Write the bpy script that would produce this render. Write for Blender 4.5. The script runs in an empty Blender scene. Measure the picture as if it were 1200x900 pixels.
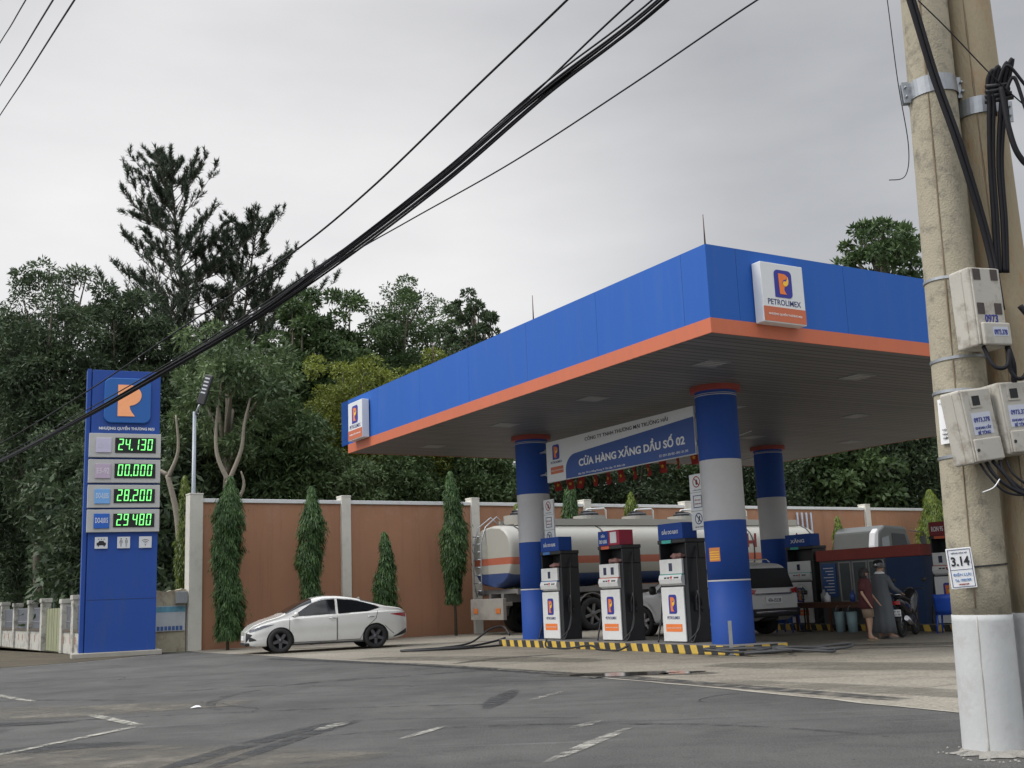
import bpy, bmesh, math, random
import numpy as np
from mathutils import Vector, Matrix, Euler

# ------------------------------------------------------------------ camera, sky, sun, exposure
scn = bpy.context.scene
COL = scn.collection
R = math.radians
cam_d = bpy.data.cameras.new('camera'); cam = bpy.data.objects.new('camera', cam_d); COL.objects.link(cam)
cam_d.sensor_width = 36.0; cam_d.lens = 36.0 * 1298.8 / 1200.0
cam_d.clip_start = 0.1; cam_d.clip_end = 3000
cam.matrix_world = (Matrix.Translation((0, 0, 1.25)) @ Euler((math.pi / 2 + 0.1876, 0, 0)).to_matrix().to_4x4()
                    @ Matrix.Rotation(-0.0401, 4, 'Z'))
scn.camera = cam
scn.view_settings.view_transform = 'Standard'
scn.view_settings.look = 'None'
scn.view_settings.gamma = 1.0
scn.view_settings.use_curve_mapping = False
scn.view_settings.exposure = 0.30

SUN_EL = R(42); SUN_DIR = Vector((-0.62, -0.12, 0.70)).normalized()
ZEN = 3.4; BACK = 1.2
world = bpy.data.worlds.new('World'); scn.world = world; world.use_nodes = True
nt = world.node_tree; nt.nodes.clear()
def N(t, typ, **kw):
    n = t.nodes.new(typ)
    for k, v in kw.items(): setattr(n, k, v)
    return n
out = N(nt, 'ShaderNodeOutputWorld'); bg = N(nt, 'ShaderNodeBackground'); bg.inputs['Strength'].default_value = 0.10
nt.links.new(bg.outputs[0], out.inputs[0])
sky = N(nt, 'ShaderNodeTexSky'); sky.sky_type = 'NISHITA'; sky.sun_disc = False
sky.sun_elevation = math.asin(SUN_DIR.z); sky.sun_rotation = math.atan2(SUN_DIR.x, SUN_DIR.y)
tc = N(nt, 'ShaderNodeTexCoord')
mp = N(nt, 'ShaderNodeMapping'); mp.inputs['Scale'].default_value = (1.0, 1.0, 3.2); nt.links.new(tc.outputs['Generated'], mp.inputs[0])
nz = N(nt, 'ShaderNodeTexNoise'); nz.inputs['Scale'].default_value = 2.4; nz.inputs['Detail'].default_value = 5; nz.inputs['Roughness'].default_value = .5
nt.links.new(mp.outputs[0], nz.inputs['Vector'])
cr = N(nt, 'ShaderNodeValToRGB'); nt.links.new(nz.outputs['Fac'], cr.inputs[0])
cr.color_ramp.elements[0].position = .32; cr.color_ramp.elements[0].color = (3.2, 3.26, 3.42, 1)
cr.color_ramp.elements[1].position = .68; cr.color_ramp.elements[1].color = (4.55, 4.58, 4.66, 1)
# brighter veil low in the sky where the hidden sun side is
dotn = N(nt, 'ShaderNodeVectorMath', operation='DOT_PRODUCT'); nt.links.new(tc.outputs['Generated'], dotn.inputs[0])
dotn.inputs[1].default_value = Vector((-0.24, 0.93, 0.24)).normalized()
mr = N(nt, 'ShaderNodeMapRange'); nt.links.new(dotn.outputs['Value'], mr.inputs['Value'])
mr.inputs['From Min'].default_value = .87; mr.inputs['From Max'].default_value = 1.0; mr.inputs['To Min'].default_value = 0; mr.inputs['To Max'].default_value = 1
mr.interpolation_type = 'SMOOTHSTEP'
mx = N(nt, 'ShaderNodeMix', data_type='RGBA', blend_type='ADD'); nt.links.new(mr.outputs[0], mx.inputs['Factor'])
nt.links.new(cr.outputs[0], mx.inputs['A']); mx.inputs['B'].default_value = (3.5, 3.35, 3.2, 1)
mx2 = N(nt, 'ShaderNodeMix', data_type='RGBA'); mx2.inputs['Factor'].default_value = .92
nt.links.new(sky.outputs[0], mx2.inputs['A']); nt.links.new(mx.outputs['Result'], mx2.inputs['B'])
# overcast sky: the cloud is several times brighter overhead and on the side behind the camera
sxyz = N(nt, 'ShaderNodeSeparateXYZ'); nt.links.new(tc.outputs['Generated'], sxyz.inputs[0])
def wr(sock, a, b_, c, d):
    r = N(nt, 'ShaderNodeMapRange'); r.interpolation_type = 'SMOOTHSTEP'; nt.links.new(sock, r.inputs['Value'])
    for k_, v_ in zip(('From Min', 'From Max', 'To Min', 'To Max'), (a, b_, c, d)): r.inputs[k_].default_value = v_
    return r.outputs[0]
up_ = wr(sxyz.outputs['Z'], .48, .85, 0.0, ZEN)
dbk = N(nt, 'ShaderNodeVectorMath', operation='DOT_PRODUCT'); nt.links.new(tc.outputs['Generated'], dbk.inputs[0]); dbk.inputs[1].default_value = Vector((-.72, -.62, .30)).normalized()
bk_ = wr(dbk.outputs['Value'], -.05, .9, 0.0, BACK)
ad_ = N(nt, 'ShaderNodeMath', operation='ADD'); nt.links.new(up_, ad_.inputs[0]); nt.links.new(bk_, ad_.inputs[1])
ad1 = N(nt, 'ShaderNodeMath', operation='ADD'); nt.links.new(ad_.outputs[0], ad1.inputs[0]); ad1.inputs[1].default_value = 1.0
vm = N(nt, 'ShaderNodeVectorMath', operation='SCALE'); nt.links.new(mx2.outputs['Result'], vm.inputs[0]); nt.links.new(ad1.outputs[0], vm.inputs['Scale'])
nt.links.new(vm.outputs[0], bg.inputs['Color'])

sd = bpy.data.lights.new('sun', 'SUN'); sd.energy = 1.5; sd.angle = R(18); sd.color = (1, .95, .88)
sun = bpy.data.objects.new('sun', sd); COL.objects.link(sun)
sun.rotation_euler = SUN_DIR.to_track_quat('Z', 'Y').to_euler(); sun.location = (0, 0, 30)

# ------------------------------------------------------------------ materials
MATS = {}
def mat(name, c, rough=.6, metal=0, var=.12, ns=6, bump=0.0, bs=40, dirt=0, dirtc=(.09, .08, .065), dscale=1.2, emit=None, estr=0, coat=0, stretch=(1, 1, 1), spec=.5, trans=0, alpha=1):
    if name in MATS: return MATS[name]
    m = bpy.data.materials.new(name); m.use_nodes = True; t = m.node_tree
    b = t.nodes['Principled BSDF']; MATS[name] = m
    b.inputs['Roughness'].default_value = rough; b.inputs['Metallic'].default_value = metal
    b.inputs['Specular IOR Level'].default_value = spec
    if coat: b.inputs['Coat Weight'].default_value = coat; b.inputs['Coat Roughness'].default_value = .08
    if trans: b.inputs['Transmission Weight'].default_value = trans
    if alpha < 1: b.inputs['Alpha'].default_value = alpha
    co = N(t, 'ShaderNodeTexCoord'); mpn = N(t, 'ShaderNodeMapping'); mpn.inputs['Scale'].default_value = stretch
    t.links.new(co.outputs['Object'], mpn.inputs[0])
    n = N(t, 'ShaderNodeTexNoise'); n.inputs['Scale'].default_value = ns; n.inputs['Detail'].default_value = 6; n.inputs['Roughness'].default_value = .6
    t.links.new(mpn.outputs[0], n.inputs['Vector'])
    mixn = N(t, 'ShaderNodeMix', data_type='RGBA'); t.links.new(n.outputs['Fac'], mixn.inputs['Factor'])
    mixn.inputs['A'].default_value = tuple(x * (1 - var) for x in c) + (1,); mixn.inputs['B'].default_value = tuple(min(1, x * (1 + var)) for x in c) + (1,)
    last = mixn.outputs['Result']
    if dirt:
        n2 = N(t, 'ShaderNodeTexNoise'); n2.inputs['Scale'].default_value = dscale; n2.inputs['Detail'].default_value = 9; n2.inputs['Roughness'].default_value = .72
        t.links.new(mpn.outputs[0], n2.inputs['Vector'])
        r = N(t, 'ShaderNodeMapRange'); t.links.new(n2.outputs['Fac'], r.inputs['Value']); r.inputs['From Min'].default_value = .5; r.inputs['From Max'].default_value = .72
        r.inputs['To Max'].default_value = dirt
        m3 = N(t, 'ShaderNodeMix', data_type='RGBA'); t.links.new(r.outputs[0], m3.inputs['Factor']); t.links.new(last, m3.inputs['A']); m3.inputs['B'].default_value = (*dirtc, 1)
        last = m3.outputs['Result']
    t.links.new(last, b.inputs['Base Color'])
    if bump:
        n4 = N(t, 'ShaderNodeTexNoise'); n4.inputs['Scale'].default_value = bs; n4.inputs['Detail'].default_value = 4
        t.links.new(mpn.outputs[0], n4.inputs['Vector'])
        bp = N(t, 'ShaderNodeBump'); bp.inputs['Strength'].default_value = bump; bp.inputs['Distance'].default_value = .02
        t.links.new(n4.outputs['Fac'], bp.inputs['Height']); t.links.new(bp.outputs[0], b.inputs['Normal'])
    if emit: b.inputs['Emission Color'].default_value = (*emit, 1); b.inputs['Emission Strength'].default_value = estr
    return m

BLUE = mat('blue_panel', (.017, .103, .41), .5, spec=.3, var=.10, ns=.6, dirt=.30, dirtc=(.07, .14, .33), dscale=3.5, stretch=(1, 1, .10))
BLUEP = mat('blue_paint', (.017, .066, .30), .62, spec=.25, var=.10, ns=3, dirt=.25, dirtc=(.05, .07, .16), dscale=2)
BLUED = mat('blue_dark_cladding', (.018, .05, .20), .5, var=.1)
ORANGE = mat('orange_panel', (.52, .135, .062), .45, var=.08, ns=.9, dirt=.35, dirtc=(.36, .13, .09), dscale=5, stretch=(1, 1, .2))
ORANGEP = mat('orange_paint', (.78, .20, .04), .5)
YEL = mat('yellow_mark', (.85, .50, .05), .5)
YELD = mat('kerb_yellow', (.62, .42, .07), .7, dirt=.5, dscale=6, bump=.2)
BLK = mat('kerb_black', (.03, .03, .032), .7, dirt=.3, dirtc=(.16, .14, .11), dscale=5)
RED = mat('red_paint', (.30, .05, .038), .6, dirt=.4, dirtc=(.2, .04, .03))
REDB = mat('red_bright', (.55, .03, .03), .6)
WHITE = mat('white_paint', (.68, .69, .68), .5, var=.05, dirt=.35, dirtc=(.40, .37, .31), dscale=4)
SIGNW = mat('sign_white', (.66, .68, .69), .4, var=.04)
LETW = mat('letter_white', (.75, .76, .76), .5, var=.02)
LETB = mat('letter_navy', (.03, .04, .14), .5, var=.02)
LETK = mat('letter_black', (.015, .015, .018), .5, var=.02)
LETR = mat('letter_red', (.35, .03, .02), .6)
NAVY = mat('logo_navy', (.03, .035, .28), .4, var=.05)
COLW = mat('column_grey_white', (.50, .50, .51), .5, var=.06, dirt=.15, dirtc=(.3, .29, .27))
DARK = mat('dark_metal', (.016, .017, .02), .45, var=.2, dirt=.2, dirtc=(.06, .055, .05), dscale=4)
RUB = mat('rubber', (.018, .018, .018), .75, var=.2)
HOSE = mat('hose_rubber', (.02, .021, .024), .55, var=.2)
METAL = mat('galvanised_metal', (.36, .38, .40), .42, metal=.75, var=.2, ns=14, dirt=.3, dirtc=(.2, .17, .14), dscale=5)
CHROME = mat('chrome', (.6, .6, .62), .2, metal=1)
GLASS = mat('dark_glass', (.008, .009, .011), .08, var=.05, spec=.45)
CARW = mat('car_white', (.64, .64, .61), .22, var=.03, coat=.7, dirt=.22, dirtc=(.45, .42, .36), dscale=2.5)
SILV = mat('car_pearl', (.66, .66, .65), .3, var=.03, coat=.5, dirt=.15, dirtc=(.3, .28, .25))
PLAST = mat('black_plastic', (.02, .02, .022), .5)
CEILC = mat('ceiling_strip', (.12, .115, .11), .55, var=.06, ns=2)
CONC = mat('pale_concrete', (.36, .34, .29), .85, var=.2, bump=.3, bs=25, dirt=.35, dirtc=(.14, .13, .11), dscale=3)

def ceil_mat():
    m = bpy.data.materials.new('ceiling_slats'); m.use_nodes = True; t = m.node_tree; b = t.nodes['Principled BSDF']; b.inputs['Roughness'].default_value = .5
    co = N(t, 'ShaderNodeTexCoord'); sx = N(t, 'ShaderNodeSeparateXYZ'); t.links.new(co.outputs['Object'], sx.inputs[0])
    def wave(sock, per, duty):
        a = N(t, 'ShaderNodeMath', operation='DIVIDE'); t.links.new(sock, a.inputs[0]); a.inputs[1].default_value = per
        f_ = N(t, 'ShaderNodeMath', operation='FRACT'); t.links.new(a.outputs[0], f_.inputs[0])
        g = N(t, 'ShaderNodeMath', operation='LESS_THAN'); t.links.new(f_.outputs[0], g.inputs[0]); g.inputs[1].default_value = duty
        return g, a
    g, a = wave(sx.outputs['Y'], .21, .2)
    fl = N(t, 'ShaderNodeMath', operation='FLOOR'); t.links.new(a.outputs[0], fl.inputs[0])
    wn = N(t, 'ShaderNodeTexWhiteNoise', noise_dimensions='1D'); t.links.new(fl.outputs[0], wn.inputs['W'])
    nn = N(t, 'ShaderNodeTexNoise'); nn.inputs['Scale'].default_value = .5; nn.inputs['Detail'].default_value = 6; t.links.new(co.outputs['Object'], nn.inputs['Vector'])
    mm = N(t, 'ShaderNodeMath', operation='MULTIPLY_ADD'); t.links.new(wn.outputs[0], mm.inputs[0]); mm.inputs[1].default_value = .8; t.links.new(nn.outputs['Fac'], mm.inputs[2])
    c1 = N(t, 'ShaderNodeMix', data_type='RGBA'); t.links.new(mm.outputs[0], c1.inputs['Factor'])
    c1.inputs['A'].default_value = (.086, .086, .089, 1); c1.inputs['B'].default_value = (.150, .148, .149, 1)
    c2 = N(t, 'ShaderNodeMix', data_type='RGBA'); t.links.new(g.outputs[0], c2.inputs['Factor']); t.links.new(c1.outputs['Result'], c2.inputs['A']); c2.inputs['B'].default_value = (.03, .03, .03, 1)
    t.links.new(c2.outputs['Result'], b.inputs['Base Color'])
    bp = N(t, 'ShaderNodeBump'); bp.inputs['Strength'].default_value = .5; bp.inputs['Distance'].default_value = .02; bp.invert = True
    t.links.new(g.outputs[0], bp.inputs['Height']); t.links.new(bp.outputs[0], b.inputs['Normal'])
    return m
CEIL = ceil_mat()

def ground_mat(name, c1, c2, c3, s1, s2, fine, bump, streak=None, rough=.9, joints=None, fleck=0):
    m = bpy.data.materials.new(name); m.use_nodes = True; t = m.node_tree; b = t.nodes['Principled BSDF']; b.inputs['Roughness'].default_value = rough
    b.inputs['Specular IOR Level'].default_value = .3
    co = N(t, 'ShaderNodeTexCoord')
    def noise(s, det=8, ro=.65, vec=None):
        n = N(t, 'ShaderNodeTexNoise'); n.inputs['Scale'].default_value = s; n.inputs['Detail'].default_value = det; n.inputs['Roughness'].default_value = ro
        t.links.new(vec or co.outputs['Object'], n.inputs['Vector']); return n
    def rng(sock, a, b_, c=0, d=1):
        r = N(t, 'ShaderNodeMapRange'); t.links.new(sock, r.inputs['Value']); r.inputs['From Min'].default_value = a; r.inputs['From Max'].default_value = b_; r.inputs['To Min'].default_value = c; r.inputs['To Max'].default_value = d; return r.outputs[0]
    def mixc(f, A, B, bt='MIX'):
        x = N(t, 'ShaderNodeMix', data_type='RGBA', blend_type=bt)
        if isinstance(f, float): x.inputs['Factor'].default_value = f
        else: t.links.new(f, x.inputs['Factor'])
        for nm, v in (('A', A), ('B', B)):
            if isinstance(v, tuple): x.inputs[nm].default_value = (*v, 1)
            else: t.links.new(v, x.inputs[nm])
        return x.outputs['Result']
    col = mixc(rng(noise(s1).outputs['Fac'], .35, .65), c1, c2)
    col = mixc(rng(noise(s2, 10, .75).outputs['Fac'], .52, .72, 0, .7), col, c3)
    if streak:
        mpn = N(t, 'ShaderNodeMapping'); t.links.new(co.outputs['Object'], mpn.inputs[0]); mpn.inputs['Rotation'].default_value = (0, 0, streak[0]); mpn.inputs['Scale'].default_value = (streak[1], streak[2], 1)
        col = mixc(rng(noise(1.0, 7, .6, mpn.outputs[0]).outputs['Fac'], .55, .70, 0, streak[4]), col, streak[3])
        col = mixc(rng(noise(1.7, 5, .6, mpn.outputs[0]).outputs['Fac'], .60, .75, 0, streak[4] * .7), col, tuple(min(1, x * 1.7) for x in c2))
    fn = noise(fine, 3, .8)
    col = mixc(rng(fn.outputs['Fac'], .35, .65, .72, 1.28), (0, 0, 0), col, 'MIX') if False else col
    vv = N(t, 'ShaderNodeHueSaturation'); t.links.new(col, vv.inputs['Color']); t.links.new(rng(fn.outputs['Fac'], .3, .7, .55, 1.45), vv.inputs['Value'])
    col = vv.outputs[0]
    if fleck:
        vo = N(t, 'ShaderNodeTexVoronoi'); vo.inputs['Scale'].default_value = 9; t.links.new(co.outputs['Object'], vo.inputs['Vector'])
        lt = N(t, 'ShaderNodeMath', operation='LESS_THAN'); t.links.new(vo.outputs['Distance'], lt.inputs[0]); lt.inputs[1].default_value = .09
        sel = N(t, 'ShaderNodeMath', operation='GREATER_THAN'); sp = N(t, 'ShaderNodeSeparateColor'); t.links.new(vo.outputs['Color'], sp.inputs[0]); t.links.new(sp.outputs[0], sel.inputs[0]); sel.inputs[1].default_value = 1 - fleck
        ml = N(t, 'ShaderNodeMath', operation='MULTIPLY'); t.links.new(lt.outputs[0], ml.inputs[0]); t.links.new(sel.outputs[0], ml.inputs[1])
        col = mixc(ml.outputs[0], col, (.02, .02, .02))
    if joints:
        mj = N(t, 'ShaderNodeMapping'); t.links.new(co.outputs['Object'], mj.inputs[0]); mj.inputs['Rotation'].default_value = (0, 0, -joints[0])
        sx = N(t, 'ShaderNodeSeparateXYZ'); t.links.new(mj.outputs[0], sx.inputs[0])
        acc = None
        for ax in 'XY':
            d = N(t, 'ShaderNodeMath', operation='DIVIDE'); t.links.new(sx.outputs[ax], d.inputs[0]); d.inputs[1].default_value = joints[1]
            fr = N(t, 'ShaderNodeMath', operation='FRACT'); t.links.new(d.outputs[0], fr.inputs[0])
            l = N(t, 'ShaderNodeMath', operation='LESS_THAN'); t.links.new(fr.outputs[0], l.inputs[0]); l.inputs[1].default_value = .007
            if acc is None: acc = l
            else:
                a = N(t, 'ShaderNodeMath', operation='MAXIMUM'); t.links.new(acc.outputs[0], a.inputs[0]); t.links.new(l.outputs[0], a.inputs[1]); acc = a
        col = mixc(acc.outputs[0], col, tuple(x * .45 for x in c1))
    t.links.new(col, b.inputs['Base Color'])
    bp = N(t, 'ShaderNodeBump'); bp.inputs['Strength'].default_value = bump; bp.inputs['Distance'].default_value = .02
    t.links.new(fn.outputs['Fac'], bp.inputs['Height']); t.links.new(bp.outputs[0], b.inputs['Normal'])
    return m
ASPH = ground_mat('asphalt', (.080, .079, .076), (.130, .127, .120), (.052, .052, .050), .5, 1.4, 52, 1.3, streak=(R(-28), .22, 2.6, (.05, .052, .056), .55), fleck=.10)
APRON = ground_mat('forecourt_concrete', (.185, .168, .135), (.265, .242, .198), (.105, .096, .080), .30, 1.0, 18, .45, streak=(R(-20), .25, 2.2, (.115, .10, .08), .75), joints=(.54, 4.5), rough=.75)
SOIL = ground_mat('soil', (.06, .05, .035), (.09, .075, .05), (.03, .04, .02), .8, 2.5, 15, .8)
GRND = ground_mat('scrub_ground', (.03, .045, .02), (.06, .06, .03), (.02, .03, .015), .3, 1.5, 6, .8)

def worn(name, c, thr, ns=5, rough=.8, soft=.06, stretch=(1, 1, 1)):
    """paint or stain with worn, see-through holes"""
    m = bpy.data.materials.new(name); m.use_nodes = True; t = m.node_tree; b = t.nodes['Principled BSDF']
    b.inputs['Base Color'].default_value = (*c, 1); b.inputs['Roughness'].default_value = rough
    co = N(t, 'ShaderNodeTexCoord'); mpn = N(t, 'ShaderNodeMapping'); mpn.inputs['Scale'].default_value = stretch; t.links.new(co.outputs['Object'], mpn.inputs[0])
    n = N(t, 'ShaderNodeTexNoise'); n.inputs['Scale'].default_value = ns; n.inputs['Detail'].default_value = 9; n.inputs['Roughness'].default_value = .7
    t.links.new(mpn.outputs[0], n.inputs['Vector'])
    r = N(t, 'ShaderNodeMapRange'); t.links.new(n.outputs['Fac'], r.inputs['Value']); r.inputs['From Min'].default_value = thr - soft; r.inputs['From Max'].default_value = thr + soft
    at = N(t, 'ShaderNodeAttribute', attribute_name='edge'); mu = N(t, 'ShaderNodeMath', operation='MULTIPLY')
    t.links.new(r.outputs[0], mu.inputs[0]); t.links.new(at.outputs['Fac'], mu.inputs[1])
    t.links.new(mu.outputs[0], b.inputs['Alpha']); return m

def wall_mat():
    m = mat('terracotta_render', (.36, .182, .103), .85, var=.14, ns=.7, bump=.15, bs=30)
    t = m.node_tree; b = t.nodes['Principled BSDF']; src = b.inputs['Base Color'].links[0].from_socket
    co = N(t, 'ShaderNodeTexCoord'); mpn = N(t, 'ShaderNodeMapping'); mpn.inputs['Scale'].default_value = (1, 1, .8); t.links.new(co.outputs['Object'], mpn.inputs[0])
    n = N(t, 'ShaderNodeTexNoise'); n.inputs['Scale'].default_value = 1.6; n.inputs['Detail'].default_value = 12; n.inputs['Roughness'].default_value = .78; t.links.new(mpn.outputs[0], n.inputs['Vector'])
    sz = N(t, 'ShaderNodeSeparateXYZ'); t.links.new(co.outputs['Object'], sz.inputs[0])
    r1 = N(t, 'ShaderNodeMapRange'); t.links.new(sz.outputs['Z'], r1.inputs['Value']); r1.inputs['From Min'].default_value = 2.4; r1.inputs['From Max'].default_value = 4.2; r1.inputs['To Max'].default_value = .14
    ad = N(t, 'ShaderNodeMath', operation='ADD'); t.links.new(n.outputs['Fac'], ad.inputs[0]); t.links.new(r1.outputs[0], ad.inputs[1])
    r = N(t, 'ShaderNodeMapRange'); t.links.new(ad.outputs[0], r.inputs['Value']); r.inputs['From Min'].default_value = .62; r.inputs['From Max'].default_value = .82; r.inputs['To Max'].default_value = .55
    x = N(t, 'ShaderNodeMix', data_type='RGBA'); t.links.new(r.outputs[0], x.inputs['Factor']); t.links.new(src, x.inputs['A']); x.inputs['B'].default_value = (.42, .27, .20, 1)
    mp2 = N(t, 'ShaderNodeMapping'); mp2.inputs['Scale'].default_value = (2.2, 1, .16); t.links.new(co.outputs['Object'], mp2.inputs[0])
    n2 = N(t, 'ShaderNodeTexNoise'); n2.inputs['Scale'].default_value = 1.3; n2.inputs['Detail'].default_value = 10; n2.inputs['Roughness'].default_value = .7; t.links.new(mp2.outputs[0], n2.inputs['Vector'])
    r2 = N(t, 'ShaderNodeMapRange'); t.links.new(n2.outputs['Fac'], r2.inputs['Value']); r2.inputs['From Min'].default_value = .52; r2.inputs['From Max'].default_value = .78; r2.inputs['To Max'].default_value = .45
    rz_ = N(t, 'ShaderNodeMapRange'); t.links.new(sz.outputs['Z'], rz_.inputs['Value']); rz_.inputs['From Min'].default_value = .75; rz_.inputs['From Max'].default_value = .0; rz_.inputs['To Max'].default_value = .55
    ml_ = N(t, 'ShaderNodeMath', operation='MULTIPLY'); t.links.new(rz_.outputs[0], ml_.inputs[0]); t.links.new(n.outputs['Fac'], ml_.inputs[1])
    a_ = N(t, 'ShaderNodeMath', operation='ADD', use_clamp=True); t.links.new(r2.outputs[0], a_.inputs[0]); t.links.new(ml_.outputs[0], a_.inputs[1])
    y_ = N(t, 'ShaderNodeMix', data_type='RGBA'); t.links.new(a_.outputs[0], y_.inputs['Factor']); t.links.new(x.outputs['Result'], y_.inputs['A']); y_.inputs['B'].default_value = (.17, .085, .055, 1)
    t.links.new(y_.outputs['Result'], b.inputs['Base Color']); return m
WALLM = wall_mat()
MOULD = mat('mouldy_whitewash', (.46, .45, .40), .9, var=.2, dirt=.95, dirtc=(.05, .045, .04), dscale=2.6, bump=.4, bs=20)
RUSTW = mat('stained_wall', (.42, .38, .28), .9, var=.25, dirt=.9, dirtc=(.14, .075, .035), dscale=2.2, bump=.4, bs=18)
POLEC = mat('pole_concrete', (.345, .31, .23), .9, var=.16, ns=3, bump=.35, bs=60, dirt=.8, dirtc=(.10, .095, .085), dscale=8)
POLET = mat('pole_tan', (.30, .25, .165), .9, var=.22, ns=3, bump=.35, bs=60, dirt=.8, dirtc=(.30, .15, .05), dscale=6, stretch=(1, 1, .35))
POLEW = mat('pole_whitewash', (.47, .48, .475), .8, var=.10, ns=3, bump=.12, bs=30, dirt=.5, dirtc=(.33, .32, .29), dscale=4)
METER = mat('meter_box_plastic', (.43, .41, .36), .6, var=.12, ns=5, dirt=.85, dirtc=(.15, .115, .08), dscale=6)
WOOD = mat('brown_wood', (.10, .045, .025), .6)
SKIN = mat('skin', (.42, .25, .17), .55)
BARK = mat('bark', (.10, .085, .065), .9, var=.3, ns=8, bump=.5, bs=20)
BARKP = mat('pale_bark', (.26, .23, .18), .9, var=.3, ns=6, bump=.5, bs=20)

def leaf_mat(name, ca, cb, tr=.25, rough=.55):
    m = bpy.data.materials.new(name); m.use_nodes = True; t = m.node_tree; b = t.nodes['Principled BSDF']; b.inputs['Roughness'].default_value = rough; b.inputs['Specular IOR Level'].default_value = .35
    a = N(t, 'ShaderNodeAttribute', attribute_name='tint')
    x = N(t, 'ShaderNodeMix', data_type='RGBA'); t.links.new(a.outputs['Fac'], x.inputs['Factor']); x.inputs['A'].default_value = (*ca, 1); x.inputs['B'].default_value = (*cb, 1)
    t.links.new(x.outputs['Result'], b.inputs['Base Color'])
    tl = N(t, 'ShaderNodeBsdfTranslucent'); t.links.new(x.outputs['Result'], tl.inputs['Color'])
    ms = N(t, 'ShaderNodeMixShader'); ms.inputs[0].default_value = tr; t.links.new(b.outputs[0], ms.inputs[1]); t.links.new(tl.outputs[0], ms.inputs[2])
    t.links.new(ms.outputs[0], t.nodes['Material Output'].inputs['Surface']); return m
LF_DARK = leaf_mat('leaf_dark', (.026, .045, .024), (.105, .150, .072))
LF_MID = leaf_mat('leaf_mid', (.028, .056, .022), (.120, .180, .066))
LF_PALE = leaf_mat('leaf_pale', (.045, .075, .030), (.17, .24, .10))
LF_YEL = leaf_mat('leaf_yellow', (.06, .085, .012), (.26, .30, .05))
LF_PINE = leaf_mat('needle', (.022, .036, .024), (.062, .088, .050), .15)
LF_MAST = leaf_mat('leaf_mast', (.016, .050, .013), (.085, .165, .045), .25, .5)
LF_MASTY = leaf_mat('leaf_mast_young', (.05, .09, .012), (.20, .26, .04), .3, .4)
GRASS = leaf_mat('grass_blade', (.03, .055, .015), (.09, .12, .04), .2)

# ------------------------------------------------------------------ mesh helpers
class MB:
    def __init__(s): s.v = []; s.f = []; s.m = []; s.s = []
    def add(s, V, F, mi=0, sm=False, M=None):
        o = len(s.v)
        for p in V:
            p = Vector(p)
            s.v.append(tuple(M @ p) if M is not None else tuple(p))
        for f in F: s.f.append([i + o for i in f]); s.m.append(mi); s.s.append(sm)
        return s
    def box(s, x0, y0, z0, x1, y1, z1, mi=0, M=None):
        V = [(x0, y0, z0), (x1, y0, z0), (x1, y1, z0), (x0, y1, z0), (x0, y0, z1), (x1, y0, z1), (x1, y1, z1), (x0, y1, z1)]
        return s.add(V, [(0, 3, 2, 1), (4, 5, 6, 7), (0, 1, 5, 4), (1, 2, 6, 5), (2, 3, 7, 6), (3, 0, 4, 7)], mi, False, M)
    def tube(s, path, r, n=8, mi=0, M=None, cap=True):
        P = [Vector(p) for p in path]; k = len(P)
        rr = r if isinstance(r, (list, tuple)) else [r] * k
        V = []; up = None
        for i, p in enumerate(P):
            d = (P[min(i + 1, k - 1)] - P[max(i - 1, 0)]).normalized()
            if up is None: up = Vector((0, 0, 1)) if abs(d.z) < .9 else Vector((1, 0, 0))
            a = d.cross(up)
            a = a.normalized() if a.length > 1e-6 else d.orthogonal().normalized()
            b = d.cross(a).normalized(); up = -b if False else a.cross(d).normalized()
            for j in range(n):
                t = 2 * math.pi * j / n; V.append(p + (a * math.cos(t) + b * math.sin(t)) * rr[i])
        F = []
        for i in range(k - 1):
            for j in range(n):
                F.append((i * n + j, i * n + (j + 1) % n, (i + 1) * n + (j + 1) % n, (i + 1) * n + j))
        s.add(V, F, mi, True, M)
        if cap:
            o = len(s.v) - len(V)
            s.f.append([o + j for j in range(n)][::-1]); s.f.append([o + (k - 1) * n + j for j in range(n)]); s.m += [mi, mi]; s.s += [False, False]
        return s
    def cyl(s, p0, p1, r0, r1=None, n=24, mi=0, M=None): return s.tube([p0, p1], [r0, r0 if r1 is None else r1], n, mi, M)
    def prism(s, poly, d, M=None, mi=0, z0=0):
        n = len(poly); V = [(x, y, z0) for x, y in poly] + [(x, y, z0 + d) for x, y in poly]
        F = [list(range(n))[::-1], [n + i for i in range(n)]] + [(i, (i + 1) % n, n + (i + 1) % n, n + i) for i in range(n)]
        return s.add(V, F, mi, False, M)
    def lathe(s, prof, n=32, mi=0, M=None, sm=True):
        V = []; k = len(prof)
        for r, z in prof:
            for j in range(n): t = 2 * math.pi * j / n; V.append((r * math.cos(t), r * math.sin(t), z))
        F = [(i * n + j, i * n + (j + 1) % n, (i + 1) * n + (j + 1) % n, (i + 1) * n + j) for i in range(k - 1) for j in range(n)]
        return s.add(V, F, mi, sm, M)
    def build(s, name, mats, parent=None, bevel=0, seg=2):
        me = bpy.data.meshes.new(name); me.from_pydata([tuple(v) for v in s.v], [], s.f); me.update()
        for m in (mats if isinstance(mats, (list, tuple)) else [mats]): me.materials.append(m)
        me.polygons.foreach_set('material_index', s.m); me.polygons.foreach_set('use_smooth', s.s)
        o = bpy.data.objects.new(name, me); COL.objects.link(o)
        if parent: o.parent = parent
        if bevel:
            b = o.modifiers.new('bevel', 'BEVEL'); b.width = bevel; b.segments = seg; b.limit_method = 'ANGLE'; b.angle_limit = R(40)
        return o
def tag(o, label=None, cat=None, group=None, kind=None):
    if label: o['label'] = label
    if cat: o['category'] = cat
    if group: o['group'] = group
    if kind: o['kind'] = kind
    return o
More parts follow.
